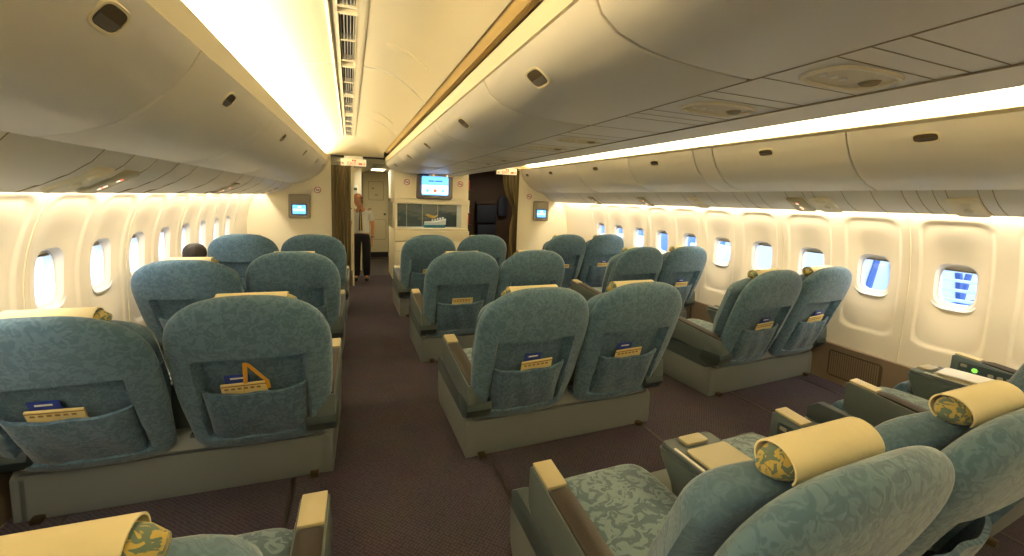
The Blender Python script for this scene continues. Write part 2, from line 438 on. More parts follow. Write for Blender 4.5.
# ledges with cove troughs
LLn = [(-1.838, 2.152), (-1.815, 2.238), (-1.835, 2.246), (-1.862, 2.20), (-2.00, 2.19), (-2.0, 2.16)]
LLf = [(-1.652, 2.172), (-1.63, 2.245), (-1.65, 2.252), (-1.68, 2.21), (-1.82, 2.20), (-1.82, 2.17)]
RLn = [(2.075, 2.196), (2.045, 2.212), (2.06, 2.222), (2.09, 2.205), (2.25, 2.20), (2.25, 2.19)]
RLf = [(1.915, 2.206), (1.885, 2.222), (1.90, 2.232), (1.93, 2.215), (2.09, 2.21), (2.09, 2.20)]
trim(sweep(LLn, LLf, YB, 8.0), CREAM2); trim(sweep(RLn, RLf, YB, 8.0), CREAM2)
CLn = [(-.706, 2.192), (-.716, 2.262), (-.70, 2.275), (-.68, 2.268), (-.62, 2.262), (-.62, 2.20)]
trim(sweep(CLn, CLn, YB, 8.0), CREAM2); trim(sweep(mir(CLn), mir(CLn), YB, 8.0), CREAM2)
for mm in (lambda L: L, mir):
    trim(sweep(mm([(-.68, 2.264), (-.12, 2.262), (-.12, 2.6), (-.62, 2.6), (-.62, 2.30), (-.66, 2.29)]), mm([(-.68, 2.264), (-.12, 2.262), (-.12, 2.6), (-.62, 2.6), (-.62, 2.30), (-.66, 2.29)]), YB, 8.0), GROOVE)
# centre service strip under the middle bins
mb = MB().box(-.104, .364, YB, 8.0, 2.034, 2.08, CREAM); trim(mb, CREAM, 0)
for x in (-.108, .368): trim(MB().box(x-.0035, x+.0035, YB, 8.0, 2.0285, 2.08, GROOVE), GROOVE, 0)
for y in (.45, .63, .71, .79, .99+.02, 1.2, 1.28, 1.55, 1.64, 1.73, 2.02, 2.3, 2.42, 2.9, 3.24, 3.4, 4.0, 4.12, 4.7, 5.4, 6.0, 6.7):
    trim(MB().box(-.104, .364, y-.002, y+.002, 2.0328, 2.036, GROOVE), GROOVE, 0)
# oval service units in the strip
for k, y in enumerate((.89, 1.40, 2.55, 3.05, 4.3, 4.85)):
    t = empty('service_unit', (.135, y, 2.034)); n = 32
    def ring(a, b, z): return [(supr(2*PI*i/n, a, b, 3)[0], supr(2*PI*i/n, a, b, 3)[1], z) for i in range(n)]
    MB().loft([ring(.165, .092, -.001), ring(.16, .088, -.010), ring(.15, .078, -.010), ring(.145, .074, -.001)], None, caps=False).build('unit_bezel', CREAM2, t)
    MB().loft([ring(.147, .076, -.003), ring(.147, .076, -.0015)]).build('unit_panel', UPAN, t)
    MB().cyl((.09, 0, -.003), (.09, 0, -.012), .03, .022, 20).build('reading_lamp', GROOVE, t)
    for j in range(3): MB().cyl((-.02-j*.045, .01, -.003), (-.02-j*.045, .01, -.007), .012, .01, 14).build('air_vent', CREAM, t)
    tag(t, ['oval beige service panel under the centre bins, nearest the camera and largest', 'oval beige service panel under the centre bins, second nearest', 'third oval beige service panel under the centre bins', 'fourth oval beige service panel under the centre bins', 'fifth oval beige service panel under the centre bins, small in the distance', 'farthest oval beige service panel under the centre bins'][k], 'service panel')

# outboard service panels under the bins
PLn = [(-2.325, 1.80), (-2.38, 1.735), (-2.46, 1.675), (-2.55, 1.625), (-2.625, 1.588), (-2.63, 1.60), (-2.615, 1.70), (-2.40, 1.83)]
PLf = [(-2.18, 1.78), (-2.24, 1.71), (-2.33, 1.65), (-2.45, 1.60), (-2.58, 1.572), (-2.585, 1.585), (-2.57, 1.69), (-2.25, 1.81)]
PRn = [(2.50, 1.80), (2.555, 1.745), (2.62, 1.695), (2.695, 1.655), (2.775, 1.625), (2.78, 1.637), (2.77, 1.73), (2.56, 1.84)]
PRf = [(2.41, 1.785), (2.46, 1.72), (2.53, 1.66), (2.61, 1.615), (2.70, 1.588), (2.705, 1.60), (2.69, 1.70), (2.48, 1.82)]
trim(sweep(PLn, PLf, YB, 8.0), CREAM); trim(sweep(PRn, PRf, YB, 8.0), CREAM)
def psu_seam(n_, f_, y, sg):
    mb = MB(); R = []
    for k, p in enumerate(prof(n_[:5], f_[:5], y)):
        x, _, z = p; R.append([(x-sg*.001, y-.0018, z-.0018), (x-sg*.001, y+.0018, z-.0018), (x+sg*.004, y+.003, z+.006), (x+sg*.004, y-.003, z+.006)])
    mb.loft(R); trim(mb, GROOVE)
for y in (.9, 1.28, 1.44, 1.51, 1.67, 1.74, 1.83, 1.92, 2.12, 2.33, 2.57, 2.66, 2.82, 3.1, 3.25, 3.4, 3.75, 3.95, 4.15, 4.6, 4.85, 5.1, 5.5, 6.1, 6.6, 7.2): psu_seam(PRn, PRf, y, 1)
for y in (1.2, 1.9, 2.45, 2.72, 2.98, 3.28, 3.6, 4.2, 4.85, 5.3, 5.8, 6.6, 7.2): psu_seam(PLn, PLf, y, -1)
def psu_unit(n_, f_, y, sg, lit, label):
    pr = prof(n_, f_, y); a, b = Vector(pr[1]), Vector(pr[4]); c = (a+b)/2; t = (b-a).normalized()
    nrm = Vector((-t.z, 0, t.x)); nrm = nrm if nrm.z < 0 else -nrm
    e = empty('passenger_sign_unit', c)
    off = .016
    def P(u, v, w): return tuple(Vector((0, 1, 0))*u+t*v+nrm*(w+off))
    def ring(w_, h_, z, cu=0, cv=0, r=.02): return [P(q[0], q[1], z) for q in rrect(w_, h_, r, 4, cu, cv)]
    MB().loft([ring(.17, .235, -.03), ring(.17, .235, .002), ring(.16, .225, .006)]).build('unit_housing', CREAM2 if not lit else TAN, e)
    if lit:
        s1 = MB()
        for v in (-.03, .035, .062): s1.loft([ring(.022, .02, .006, .01, v, .004), ring(.022, .02, .008, .01, v, .004)], SIGNW)
        s1.build('seat_belt_light', SIGNW, e)
        s2 = MB()
        for v in (.0475, -.045): s2.loft([ring(.022, .009, .006, .01, v, .003), ring(.022, .009, .0085, .01, v, .003)], REDL)
        s2.build('no_smoking_light', REDL, e)
    else:
        for v in (-.055, .03):
            MB().cyl(P(0, v, .004), P(0, v, .016), .03, .022, 20).build('reading_lamp', CREAM2, e)
    tag(e, label, 'sign panel')
for k, (y, lit) in enumerate(((2.62, False), (2.88, True), (5.0, True), (7.3, True))):
    psu_unit(PLn, PLf, y, -1, lit, ['round-lensed reading light unit above the left windows, beside the nearest lit sign', 'lit seat belt and no smoking sign above the left windows, nearest the camera', 'lit seat belt sign above the left windows, midway along', 'lit seat belt sign above the left windows nearest the bulkhead'][k])
for k, (y, lit) in enumerate(((1.60, False), (2.53, False), (2.76, True), (4.0, False), (4.98, True), (6.3, True))):
    psu_unit(PRn, PRf, y, 1, lit, ['round-lensed reading light unit above the nearest right-hand windows', 'reading light unit above the right windows, just beside the nearest lit sign', 'lit seat belt sign above the right windows, nearest the camera', 'unlit reading light unit above the right windows, about halfway along', 'lit seat belt sign above the right windows, second nearest', 'lit seat belt sign above the right windows nearest the bulkhead'][k])

# vaulted ceilings -----------------------------------------------------------
VLn = [(-2.02, 2.19), (-1.99, 2.30), (-1.91, 2.385), (-1.78, 2.445), (-1.62, 2.495), (-1.40, 2.532)]
VLf = [(-1.84, 2.20), (-1.81, 2.30), (-1.74, 2.385), (-1.65, 2.445), (-1.55, 2.495), (-1.39, 2.532)]
VR = [(-1.21, 2.534), (-1.08, 2.522), (-.97, 2.487), (-.88, 2.43), (-.81, 2.365), (-.765, 2.322)]
VRt = VR+[(-.76, 2.325), (-.76, 2.6)]
YC = 7.35
for side, mm in (('l', lambda L: L), ('r', mir)):
    def rr_(L): return mm(L) if side == 'l' else mm(L)
    a, b = rr_(VLn), rr_(VLf)
    if side == 'r':
        a = [(x+(.02 if i < 3 else 0), z) for i, (x, z) in enumerate(a)]
    trim(sweep(a, b, YB, YC, closed=False, caps=False), CREAM2)
    trim(sweep(rr_(VR), rr_(VR), YB, YC, closed=False, caps=False), CREAM2)
    trim(sweep(rr_([VR[-1], (-.76, 2.330), (-.728, 2.292), (-.718, 2.30), (-.69, 2.30)]), rr_([VR[-1], (-.76, 2.330), (-.728, 2.292), (-.718, 2.30), (-.69, 2.30)]), YB, YC, closed=False, caps=False), GASKET)
    # end cap curving down to the bulkhead
    full = VLf+VR; base = [(-1.84, 2.20), (-1.80, 2.25), (-1.72, 2.262), (-1.62, 2.268), (-1.52, 2.27), (-1.36, 2.275), (-1.18, 2.275), (-1.08, 2.275), (-.98, 2.275), (-.88, 2.275), (-.80, 2.275), (-.74, 2.27)]
    R = []
    for k in range(9):
        t = k/8; e = t*t*(3-2*t)*.75+t*.25
        R.append([(lerp(p[0], q[0], e), YC+t*.65, lerp(p[1], q[1], e)) for p, q in zip(rr_(full), rr_(base))])
    trim(MB().loft(R, None, caps=False, closed=False), CREAM2, 60)
    # seams across the vault
    for y in (1.25, 3.33, 5.42):
        R = []
        for p in prof(rr_(VLn), rr_(VLf), y)[2:]: R.append([(p[0], y-.006, p[2]), (p[0], y-.003, p[2]-.005), (p[0], y+.003, p[2]-.005), (p[0], y+.006, p[2])])
        trim(MB().loft(R), CREAM)
        R = []
        for p in prof(rr_(VR), rr_(VR), y): R.append([(p[0], y-.007, p[2]+.002), (p[0], y-.003, p[2]-.006), (p[0], y+.003, p[2]-.006), (p[0], y+.007, p[2]+.002)])
        trim(MB().loft(R), CREAM)
    # rib beside the grille and the recess
    x0, x1 = sorted((rr_([(-1.40, 0)])[0][0], rr_([(-1.21, 0)])[0][0]))
    rb = MB()
    rb.prism([(x0-.004, 2.524), (x0+.010, 2.518), (x0+.016, 2.53), (x0+.05, 2.532), (x0+.055, 2.56), (x0-.004, 2.56)], 'y', YB, YC)
    rb.prism([(x1-.055, 2.56), (x1-.05, 2.532), (x1-.012, 2.526), (x1+.004, 2.530), (x1+.004, 2.56)], 'y', YB, YC)
    trim(rb, CREAM2)
    trim(MB().box(x0+.045, x1-.045, YB, YC, 2.585, 2.60), DARK, 0)
    # air grilles: thing per grille
    for k, (g0, g1) in enumerate(((1.32, 2.35), (2.42, 3.26), (3.40, 4.35), (4.42, 5.36), (5.48, 6.3), (6.36, 7.3))):
        if side == 'r': break
        t = empty('air_grille', ((x0+x1)/2, (g0+g1)/2, 2.54)); hl = (g1-g0)/2; w = (x1-x0)/2-.052
        fr = MB(); fr.box(-w-.006, -w, -hl, hl, -.012, .03); fr.box(w, w+.006, -hl, hl, -.012, .03); fr.box(-w, w, -hl, -hl+.02, -.010, .03); fr.box(-w, w, hl-.02, hl, -.010, .03)
        fr.box(-w, w, -.008, .008, -.008, .03)
        fr.build('grille_frame', CREAM2, t, smooth=0)
        for j in range(5):
            xx = -w+.010+(2*w-.020)*j/4
            MB().box(xx-.0028, xx+.0028, -hl+.02, hl-.02, -.004, .03).build('grille_slat', TITAN, t, smooth=0)
        tag(t, 'slatted air grille in the left ceiling, ' + ['cut by the top edge of the view', 'second from the top edge', 'third from the top edge', 'fourth from the top edge', 'fifth from the top edge', 'last before the bulkhead'][k], 'air grille')
# shallow access hatches in the left vault
for k, y in enumerate((2.75, 4.95)):
    R = []
    pts = [VR[1], VR[2], VR[3], (-.85, 2.40)]
    R = [[(p[0]+.0, y-.035, p[1]+.002), (p[0]-.004, y-.03, p[1]-.006), (p[0]-.004, y+.03, p[1]-.006), (p[0], y+.035, p[1]+.002)] for p in pts]
    o = MB().loft(R).build('ceiling_hatch', CREAM2); tag(o, ['narrow curved hatch panel in the left ceiling, nearer one beside the grille', 'narrow curved hatch panel in the left ceiling, farther one'][k], 'hatch')
# roof shell
struct(MB().box(-3.1, 3.2, YB, 12.1, 2.66, 2.75).build('ceiling', CREAM2, smooth=0))
struct(MB().box(-3.1, 3.2, YB-.06, YB, -.06, 2.75).build('wall_rear', BULK, smooth=0))
trim(MB().box(-2.02, -1.99, YB, 8, 2.1, 2.66), CREAM2, 0); trim(MB().box(2.25, 2.28, YB, 8, 2.1, 2.66), CREAM2, 0)

# front bulkheads -------------------------------------------------------------
B = MB(); B.box(-3.0, -1.60, 8.0, 8.06, 0, 2.66); struct(B.build('wall_front_left', BULK, smooth=0))
B = MB(); B.box(1.86, 3.13, 8.0, 8.06, 0, 2.66); struct(B.build('wall_front_right', BULK, smooth=0))
B = MB(); B.box(-1.60, -.56, 8.0, 8.06, 2.27, 2.66); B.box(.83, 1.86, 8.0, 8.06, 2.235, 2.66); B.box(-.56, .83, 8.02, 8.06, 2.0, 2.66); struct(B.build('wall_front_header', BULK, smooth=0))
trim(MB().box(-1.60, -.58, 7.97, 8.0, 2.245, 2.275), DARK, 0)
trim(MB().box(-1.265, -1.235, 7.93, 7.99, 0, 2.10), BULK, 0)
# vestibule behind the left opening
struct(MB().box(-1.80, -.25, 8.06, 11.7, 2.17, 2.68).build('ceiling', VGREY, smooth=0))
mb = MB()
for k in range(11): mb.box(-1.2+k*.06, -1.19+k*.06, 8.1, 11.5, 2.160, 2.17)
trim(mb, GROOVE, 0)
struct(MB().box(-1.80, -1.74, 8.06, 9.6, 0, 2.2).build('wall_vestibule_left', BULK, smooth=0))
struct(MB().box(-1.80, -1.07, 9.55, 9.6, 0, 2.2).build('wall_vestibule_panel', BULK, smooth=0))
struct(MB().box(-1.12, -1.07, 9.6, 11.7, 0, 2.2).build('wall_vestibule_side', BULK, smooth=0))
w = MB(); w.box(-1.12, .9, 11.64, 11.7, 0, 2.68); w.box(-1.12, -.985, 11.6, 11.64, 0, 2.2); w.box(-.365, .9, 11.6, 11.64, 0, 2.2); struct(w.build('wall_front', VGREY, smooth=0))
struct(MB().box(-.30, -.25, 9.3, 11.6, 0, 2.2).build('wall_vestibule_right', BULK, smooth=0))
d = MB().box(-.98, -.37, 11.59, 11.63, .0, 2.19).build('door_1', DOORM, bevel=.01); struct(d)
MB().prism(rrect(.385, .485, .035, 4, -.67, 1.72), 'y', 11.583, 11.59).build('panel_rim', GROOVE, d); MB().prism(rrect(.525, .525, .045, 4, -.68, .72), 'y', 11.583, 11.59).build('panel_rim', GROOVE, d)
MB().box(-.98, -.37, 11.57, 11.59, 0, .13).build('kick_plate', DARK, d)
r = rrect(.36, .46, .03, 4, -.67, 1.72)
MB().prism(r, 'y', 11.575, 11.59).build('door_panel', DOORM, d, bevel=.004)
r = rrect(.5, .5, .04, 4, -.68, .72)
MB().prism(r, 'y', 11.578, 11.59).build('door_lower_panel', DOORM, d, bevel=.004)
MB().cyl((-.455, 11.59, 1.12), (-.455, 11.54, 1.12), .03).build('door_knob', METAL_D, d)
q = MB(); q.box(-.78, -.72, 11.565, 11.576, 1.76, 1.80); q.box(-.70, -.62, 11.565, 11.576, 1.60, 1.63); q.build('door_sign', GROOVE, d)
trim(MB().box(-1.07, -.3, 11.30, 11.33, 0, .012), BRASS, 0)
t = empty('ceiling_light', (-.74, 9.5, 2.168)); MB().box(-.15, .15, -.30, .30, -.022, 0).build('light_frame', WHITE, t, bevel=.004)
MB().box(-.12, .12, -.27, .27, -.028, -.0225).build('light_diffuser', LAMP, t)
tag(t, 'lit rectangular ceiling light in the vestibule above the far door', 'ceiling light')
t = empty('interphone_panel', (-1.21, 9.548, 1.70)); MB().box(-.065, .065, -.03, 0, -.10, .10).build('panel_housing', WHITE, t, bevel=.008)
MB().box(-.05, .05, -.034, -.030, .0, .05).build('panel_display', DARK, t); MB().box(-.02, .03, -.037, -.034, .015, .035).build('panel_light', mat('faint_green', (60, 110, 60), .4, emit=(70, 140, 70), estr=.4), t)
tag(t, 'white interphone panel with small dark display above the standing man', 'control panel')

# centre monument ---------------------------------------------------------------
t = empty('display_cabinet', (.135, 8.0, 0))
def off(mb, name, m, parent=t, **k): o = mb.build(name, m, parent, **k); o.location = (-.135, -8.0, 0); return o
x0, x1 = -.54, .83
mb = MB(); mb.box(x0, x1, 8.0, 9.3, 1.56, 2.14); off(mb, 'upper_cabinet', BULK, bevel=.008)
mb = MB(); mb.box(x0, x1, 8.05, 9.3, 0, 1.0); off(mb, 'cabinet_body', BULK, bevel=.01)
mb = MB(); mb.box(x0-.01, x1+.01, 7.93, 8.15, 1.48, 1.575); off(mb, 'cornice', CREAM2, bevel=.012)
mb = MB(); mb.box(x0, x0+.045, 8.0, 8.4, .99, 1.49); mb.box(x1-.13, x1, 8.0, 8.4, .99, 1.49); off(mb, 'case_frame', CREAM2, bevel=.005)
mb = MB(); mb.box(x0, x1, 8.4, 9.3, .99, 1.49); off(mb, 'case_back', MIRR)
mb = MB(); mb.box(x0+.02, x1-.02, 7.90, 8.42, .99, 1.03); off(mb, 'case_shelf', CREAM2, bevel=.005)
mb = MB(); mb.box(x0+.05, x1-.13, 8.012, 8.018, 1.03, 1.475); off(mb, 'case_glass', GLASS)
mb = MB()
for k in range(3): mb.box(x0+.25+k*.3, x0+.262+k*.3, 8.38, 8.395, 1.03, 1.48)
off(mb, 'case_mullion', GROOVE)
mb = MB(); mb.box(x0-.01, x1, 7.88, 8.06, .80, .985); off(mb, 'counter_front', CREAM2, bevel=.012)
mb = MB(); mb.box(x0, x1-.02, 7.91, 8.06, .60, .79); off(mb, 'drawer', BULK, bevel=.012)
mb = MB(); mb.box(x0, x1-.02, 7.91, 8.06, .36, .59); off(mb, 'drawer', BULK, bevel=.012)
mb = MB(); mb.box(x0, x1-.02, 7.93, 8.06, .02, .35); off(mb, 'drawer', BULK, bevel=.012)
tag(t, 'tall cream cabinet with a glazed display case and counter between the two passages', 'cabinet')
# model in the case
t = empty('model_on_stand', (.21, 8.16, 1.032))
MB().box(-.20, .20, -.06, .06, 0, .055).build('stand', TEAL, t, bevel=.008)
h = MB(); R = []
for k in range(9):
    u = k/8; x = lerp(-.19, .22, u); wv = .05*math.sin(PI*min(1, .12+u*.8)); R.append([(x, -wv, .058), (x, wv, .058), (x, wv*1.1, .10+.05*u*u), (x, 0, .115+.06*u*u), (x, -wv*1.1, .10+.05*u*u)])
h.loft(R).build('hull', WHITE, t)
h = MB()
for k in range(5): h.box(-.05+k*.05, -.025+k*.05, -.03, .03, .11, .155+.012*k)
h.build('superstructure', WHITE, t, bevel=.004)
h = MB(); h.tube([(-.16, 0, .24), (-.10, 0, .215), (-.03, 0, .20), (.03, 0, .21), (.06, 0, .25)], [.012, .02, .024, .016, .008], 10)
h.add([(-.06, 0, .21), (.02, 0, .21), (-.13, -.10, .265), (-.16, -.10, .265), (-.06, .0, .203), (.02, 0, .203), (-.13, -.10, .258), (-.16, -.10, .258)], [(0, 1, 2, 3), (4, 7, 6, 5), (0, 4, 5, 1), (1, 5, 6, 2), (2, 6, 7, 3), (3, 7, 4, 0)])
h.cyl((-.03, 0, .12), (-.03, 0, .20), .005)
h.build('gilded_figure', GOLD, t)
tag(t, 'small white and gold model on a teal stand inside the display case', 'model')
# TV
t = empty('wall_screen', (.165, 8.0, 1.80))
MB().prism(rrect(.66, .46, .05, 5), 'y', -.12, 0).build('screen_housing', TVBOX, t, bevel=.012)
sc = MB(); sc.prism(rrect(.49, .34, .03, 5, -.0, .02), 'y', -.126, -.1205); sc = sc.build('screen', SCR, t)
u = MB(); u.box(-.235, .235, -.128, -.1262, -.125, .03, SCRW); u.build('screen_panel', SCRW, sc)
u = MB()
u.box(-.12, -.02, -.129, -.1262, .095, .115, SCRD); u.box(.0, .13, -.129, -.1262, .095, .115, SCRD)
for xx in (-.14, 0, .14): u.cyl((xx, -.128, -.07), (xx, -.1295, -.07), .035, n=20, m=REDL if xx == 0 else SCR)
u.box(-.18, .18, -.1295, -.128, -.012, .004, SCR); u.build('screen_icons', SCR, sc)
u = MB(); u.box(-.12, .34, -.22, -.115, .19, .225, CREAM2); u = u.build('camera_bar', CREAM2, t, bevel=.01)
for xx in (-.05, .20): v = MB(); v.cyl((xx, -.222, .2075), (xx, -.227, .2075), .014, n=16); v.build('amber_light', mat('amber_light', (255, 200, 150), .4, emit=(255, 190, 130), estr=1.5) if 'amber_light' not in MATS else MATS['amber_light'], u)
tag(t, 'lit blue and white screen in a grey housing above the display case', 'screen')
# side screens on bulkheads
def bscreen(x, z, label):
    t = empty('wall_monitor', (x, 8.0, z))
    MB().prism(rrect(.33, .40, .03, 5), 'y', -.06, 0).build('monitor_housing', SCREENBOX, t, bevel=.015)
    MB().prism(rrect(.235, .185, .02, 5, 0, -.05), 'y', -.066, -.0605).build('monitor_bezel', SHELL, t)
    s_ = MB().prism(rrect(.20, .15, .012, 4, 0, -.05), 'y', -.069, -.0665).build('monitor_screen', SCR, t)
    u = MB(); u.box(-.02, .03, -.0705, -.069, -.02, .005, SCRW)
    for k in range(4): u.box(-.085+k*.045, -.055+k*.045, -.0705, -.069, -.075, -.04, SCRW)
    u.build('screen_icons', SCRW, s_)
    tag(t, label, 'screen')
bscreen(-2.09, 1.385, 'small grey wall monitor with blue screen on the left bulkhead')
bscreen(2.36, 1.40, 'small grey wall monitor with blue screen on the right bulkhead')
def nosmoke(x, y, z, label):
    t = empty('no_smoking_placard', (x, y, z))
    MB().cyl((0, 0, 0), (0, -.004, 0), .058, n=28).build('plate', WHITE, t)
    rg = MB(); n = 28
    R = [[(math.cos(2*PI*k/n)*r_, yy, math.sin(2*PI*k/n)*r_) for k in range(n)] for r_, yy in ((.055, -.0045), (.055, -.006), (.044, -.006), (.044, -.0045))]
    rg.loft(R, caps=False); a = .0035
    rg.add([(-.035, -.0045, .029), (-.029, -.0045, .035), (.035, -.0045, -.029), (.029, -.0045, -.035), (-.035, -.006, .029), (-.029, -.006, .035), (.035, -.006, -.029), (.029, -.006, -.035)], [(0, 1, 2, 3), (4, 7, 6, 5), (0, 4, 5, 1), (1, 5, 6, 2), (2, 6, 7, 3), (3, 7, 4, 0)])
    rg.build('red_ring', RED, t)
    b = MB(); b.box(-.03, .03, -.0052, -.0042, -.006, .006); b.build('cigarette_symbol', DARK, t)
    tag(t, label, 'sign')
nosmoke(-1.81, 8.0, 1.67, 'round red no smoking placard on the left bulkhead near the curtain')
nosmoke(-.33, 8.0, 1.87, 'round red no smoking placard left of the large wall screen')
nosmoke(.665, 8.0, 1.875, 'round red no smoking placard right of the large wall screen')
nosmoke(2.10, 8.0, 1.69, 'round red no smoking placard on the right bulkhead')
# exit signs
def text_mesh(body, size, m, parent, loc, name='lettering', ext=.002):
    cu = bpy.data.curves.new(name, 'FONT'); cu.body = body; cu.size = size; cu.extrude = ext; cu.align_x = 'CENTER'; cu.align_y = 'CENTER'
    o = bpy.data.objects.new(name, cu); C.objects.link(o)
    dg = bpy.context.evaluated_depsgraph_get(); me = bpy.data.meshes.new_from_object(o.evaluated_get(dg)); me.materials.clear(); me.materials.append(m)
    bpy.data.objects.remove(o); n = bpy.data.objects.new(name, me); C.objects.link(n); n.parent = parent; n.location = loc; n.rotation_euler = (PI/2, 0, 0)
    return n
def exit_sign(x, z, label):
    t = empty('exit_sign', (x, 7.875, z))
    MB().box(-.205, .205, -.03, .03, -.058, .058).build('sign_box', mat('exit_face', (226, 214, 186), .4, emit=(240, 214, 170), estr=.25) if 'exit_face' not in MATS else MATS['exit_face'], t, bevel=.008)
    text_mesh('EXIT', .07, RED, t, (-.03, -.032, -.018))
    k = MB(); k.add([(-.19, -.031, -.018), (-.16, -.031, .0), (-.16, -.031, -.036)], [(0, 1, 2)]); k.add([(.19, -.031, -.018), (.16, -.031, 0), (.16, -.031, -.036)], [(0, 1, 2)]); k.box(.08, .14, -.033, -.030, -.035, -.005); k.build('arrow', RED, t)
    k = MB(); k.box(-.025, .0, -.033, -.030, .02, .045); k.box(.01, .035, -.033, -.030, .02, .045); k.build('symbol', RED, t)
    MB().box(-.15, .15, -.01, .01, .058, .11).build('bracket', WHITE, t)
    tag(t, label, 'exit sign')
exit_sign(-1.235, 2.155, 'cream exit sign with red lettering above the left passage')
exit_sign(1.55, 2.155, 'cream exit sign with red lettering above the dark right passage')
# curtains
def curtain(x0, x1, y, z0, z1, folds, label, pinch=None):
    n = folds*10; R = []
    for k in range(19):
        z = lerp(z0, z1, k/18); row = []
        for side in (0, 1):
            rng = range(n+1) if side == 0 else range(n, -1, -1)
            for i in rng:
                u = i/n; amp = .022+.01*math.sin(z*3+u*9)
                xx = lerp(x0, x1, u)
                if pinch:
                    pz, px = pinch; g = math.exp(-((z-pz)/.35)**2); tt = g if z > pz else max(g, .75)
                    xx = lerp(xx, px+(u-.5)*.10, tt)
                yy = y+amp*math.sin(u*folds*2*PI+.5*math.sin(z*2.2))
                row.append((xx, yy+(.006 if side else 0), z))
        R.append(row)
    o = MB().loft(R).build('curtain', CURT); return tag(o, label, 'curtain')
curtain(-1.59, -1.285, 7.86, .02, 2.10, 6, 'gathered olive brown curtain beside the man, left passage')
curtain(1.50, 1.85, 7.955, .02, 2.19, 5, 'olive brown curtain tied back at the right passage', pinch=(1.35, 1.79))
# dark galley behind the right opening
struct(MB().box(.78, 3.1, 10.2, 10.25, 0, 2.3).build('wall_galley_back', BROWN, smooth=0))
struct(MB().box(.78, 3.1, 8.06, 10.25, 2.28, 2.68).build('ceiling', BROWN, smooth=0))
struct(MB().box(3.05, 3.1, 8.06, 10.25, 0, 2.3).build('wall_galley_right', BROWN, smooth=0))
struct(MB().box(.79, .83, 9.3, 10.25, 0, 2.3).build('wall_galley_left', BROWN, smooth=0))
t = empty('jump_seat', (1.86, 10.19, 0))
MB().box(-.26, .26, -.13, 0, 1.02, 1.46).build('backrest', NAVY, t, bevel=.03); MB().box(-.24, .24, -.16, -.02, .50, .98).build('folded_seat', NAVY, t, bevel=.03)
MB().box(-.22, .22, -.06, 0, .02, .50).build('base', BROWN, t); MB().box(-.27, .27, -.06, 0, 1.47, 1.56).build('headrest', BROWN, t, bevel=.02)
tag(t, 'dark blue folded crew jump seat in the dark galley', 'seat')
t = MB(); R = []
for k, (z, w_) in enumerate(((1.20, .10), (1.3, .12), (1.5, .13), (1.64, .11), (1.70, .03))): R.append([(2.28+w_*math.cos(2*PI*i/14)+.02*math.sin(i*2), 10.13+.05*math.sin(2*PI*i/14), z) for i in range(14)])
tag(t.loft(R).build('hanging_jacket', NAVY), 'dark blue jacket hanging beside the crew jump seat', 'jacket')
t = empty('magazine_rack', (.93, 8.5, 0)); MB().box(-.09, -.075, -.3, .3, .4, 2.0).build('rack_back', BROWN, t); MB().box(-.09, .06, -.3, .3, .36, .40).build('rack_tray', BROWN, t)
for k in range(6): MB().box(-.075, .04, -.3, .3, .62+k*.23, .63+k*.23).build('rack_shelf', BROWN, t)
tag(t, 'dark narrow magazine rack just inside the right passage', 'rack')
for k in range(7):
    o = MB().box(-.05, -.02, -.10, .10, 0, .19).build('magazine', [RED, PAPER, BROWN, RED, WHITE, BROWN, RED][k], bevel=.002); o.location = (.93, 8.32, [.40, .63, .86, 1.09, 1.32, 1.55, 1.78][k]+.001)
    tag(o, 'small %s magazine in the dark rack by the right passage, %s' % (['red', 'cream', 'brown', 'red', 'white', 'brown', 'red'][k], ['bottom shelf', 'second shelf up', 'third shelf up', 'fourth shelf up', 'fifth shelf up', 'sixth shelf up', 'topmost shelf'][k]), 'magazine')

# ------------------------------------------------------------------ the twin seat
LEAN = math.radians(20)
LEANS = [LEAN, LEAN]
def leanpt(x, y, s, y0=.02, z0=.268, side=None):
    # s along the back, y perpendicular (positive forward)
    l = LEANS[0 if x < 0 else 1] if side is None else LEANS[side]
    return (x, y0-math.sin(l)*s+math.cos(l)*y, z0+math.cos(l)*s+math.sin(l)*y)
def bw(s):
    H = .925
    if s <= .60:
        t = s/.60; return lerp(.312, .362, math.sin(t*PI/2)**.9)
    t = (s-.60)/(H-.60); return .362*max(0, 1-t**2.8)**(1/2.5)
def back_rings(xc):
    R = []; H = .925
    ss = [0, .008, .02, .045, .07, .085, .095, .105, .12]+[.12+.02*k for k in range(1, 21)]+[.535, .55, .57, .585, .591, .596, .60, .605, .61]+[.61+.315*math.sin(PI/2*k/26) for k in range(1, 27)]
    nb = 44
    for s in ss:
        w = max(bw(s), .012)
        if s < .03: w -= .03*(1-s/.03)
        tt = .125*(1 if s < .55 else max(.12, (max(0, 1-((s-.55)/(H-.55))**3.5))**.5))
        if s < .05: tt *= lerp(.6, 1, s/.05)
        ring = []
        for side in (0, 1):
            for i in range(nb+1):
                bq = -1+2*i/nb
                if side: bq = -bq
                a = math.sin(bq*PI/2)*.5+bq*.5
                x = w*a
                q = (1-abs(a)**4.5)**.5 if abs(a) < 1 else 0
                if side == 0:      # rear face
                    y = -tt/2*q-.012*(1-a*a)
                    e = sst(.248, .222, abs(x))*sst(.085, .105, s)*sst(.609, .596, s)
                    y += .056*e
                    y += .004*math.sin(s*13+x*7+xc*5)*sst(.2, .3, abs(x))*sst(.5, .2, s)
                else:
                    if i in (0, nb): continue
                    y = tt/2*q
                ring.append(leanpt(xc+x, y, s))
        R.append(ring)
    return R
